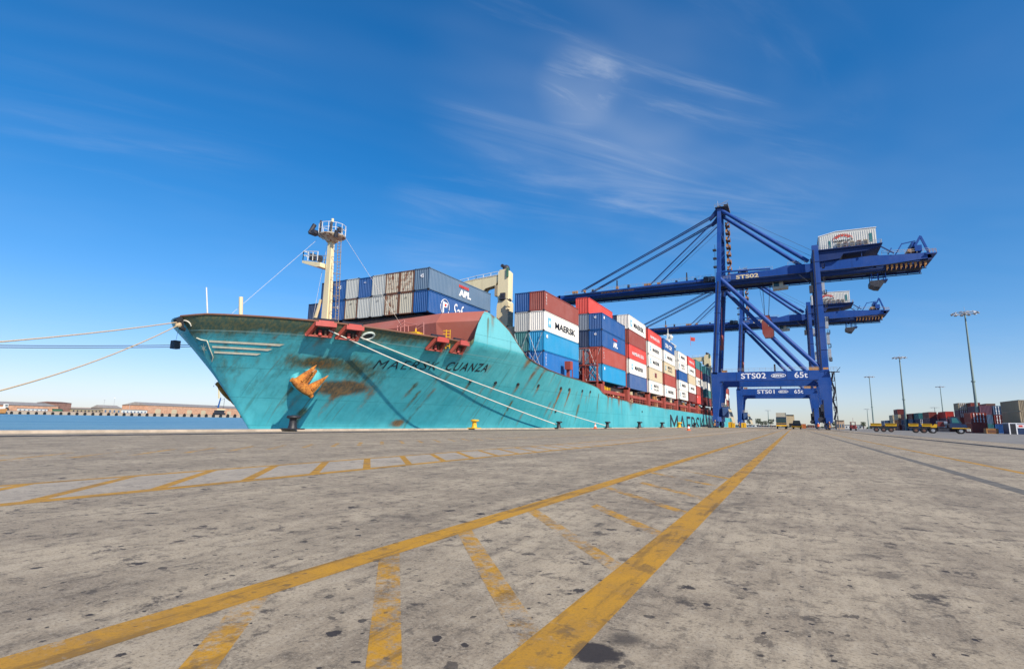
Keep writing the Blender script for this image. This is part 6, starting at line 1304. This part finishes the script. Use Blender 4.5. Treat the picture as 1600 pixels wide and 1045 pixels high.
# ------------------------------------------------------------------ pieces that stand apart become parts of their own
def split_apart(ob, name, tol=.06):
    me = ob.data; n = len(me.vertices); par = list(range(n))
    def find(a):
        while par[a] != a: par[a] = par[par[a]]; a = par[a]
        return a
    for p in me.polygons:
        vs = p.vertices
        for a in vs[1:]: par[find(a)] = find(vs[0])
    comp = {}
    for i in range(n): comp.setdefault(find(i), []).append(i)
    bb = {k: (Vector([min(me.vertices[i].co[a] for i in v) for a in range(3)]), Vector([max(me.vertices[i].co[a] for i in v) for a in range(3)])) for k, v in comp.items()}
    ks = list(comp); cp = {k: k for k in ks}
    def f2(a):
        while cp[a] != a: a = cp[a]
        return a
    for i, a in enumerate(ks):
        for b_ in ks[i + 1:]:
            if all(bb[a][0][q] - tol <= bb[b_][1][q] and bb[b_][0][q] - tol <= bb[a][1][q] for q in range(3)): cp[f2(a)] = f2(b_)
    gr = {}
    for k in ks: gr.setdefault(f2(k), []).extend(comp[k])
    if len(gr) < 2 or len(gr) > 40: return
    for g_ in gr.values():
        st_ = set(g_); idx = {v: i for i, v in enumerate(g_)}; m2 = bpy.data.meshes.new(name); ps = [p for p in me.polygons if p.vertices[0] in st_]
        m2.from_pydata([me.vertices[i].co[:] for i in g_], [], [[idx[v] for v in p.vertices] for p in ps])
        for m_ in me.materials: m2.materials.append(m_)
        m2.polygons.foreach_set('material_index', [p.material_index for p in ps]); m2.polygons.foreach_set('use_smooth', [p.use_smooth for p in ps]); m2.update()
        o = bpy.data.objects.new(name, m2); COL.objects.link(o); o.parent = ob.parent; o.location = ob.location; o.rotation_euler = ob.rotation_euler
    bpy.data.objects.remove(ob)
SPL = dict(side_lettering='side_lettering', stair_tower='stair_flight', cable_conduit='cable_conduit', railing='platform_railing', rear_opening='rear_opening', lamp_cluster='mast_lamp', mast_head='mast_head', orange_fittings='orange_fitting', ladder_cage='ladder_cage', boom_lamps='boom_lamp', boom_cross_beams='cross_beam', stay_brackets='stay_bracket', mast_fittings='mast_fitting', vertical_roller='vertical_roller',
           cable_reel_tray='cable_tray', cross_tie='cross_tie', side_tie='side_tie', head_sheaves='head_sheave', walkway_underside='walkway_underside', platform_strut='platform_strut', festoon_cables='festoon_trolley', cabin_window='cabin_window', name_lettering='ship_name', lower_platform='lower_platform', slewing_motor='slewing_motor',
           cage_ropes='cage_rope', hoist_rope='hoist_rope', bumper='bumper', chassis='chassis', cable_drum='cable_drum', trolley_frame='trolley_frame', guide_rail='guide_rail', boom_railing='boom_railing', portal_railing='portal_railing', rail_wheels='rail_wheel', yellow_bumper='yellow_bumper', deck_gear='deck_gear_item', hatch_coaming='hatch_coaming', hatch_post='hatch_post', stay_wire='stay_wire', door_locking_bars='door_locking_bar', openings='opening', ventilator='ventilator')
for ob in list(bpy.data.objects):
    if ob.type == 'MESH' and ob.parent is not None:
        k = ob.name.split('.')[0]
        if k in SPL: split_apart(ob, SPL[k], .08)
SC.render.resolution_x, SC.render.resolution_y = 1024, 668
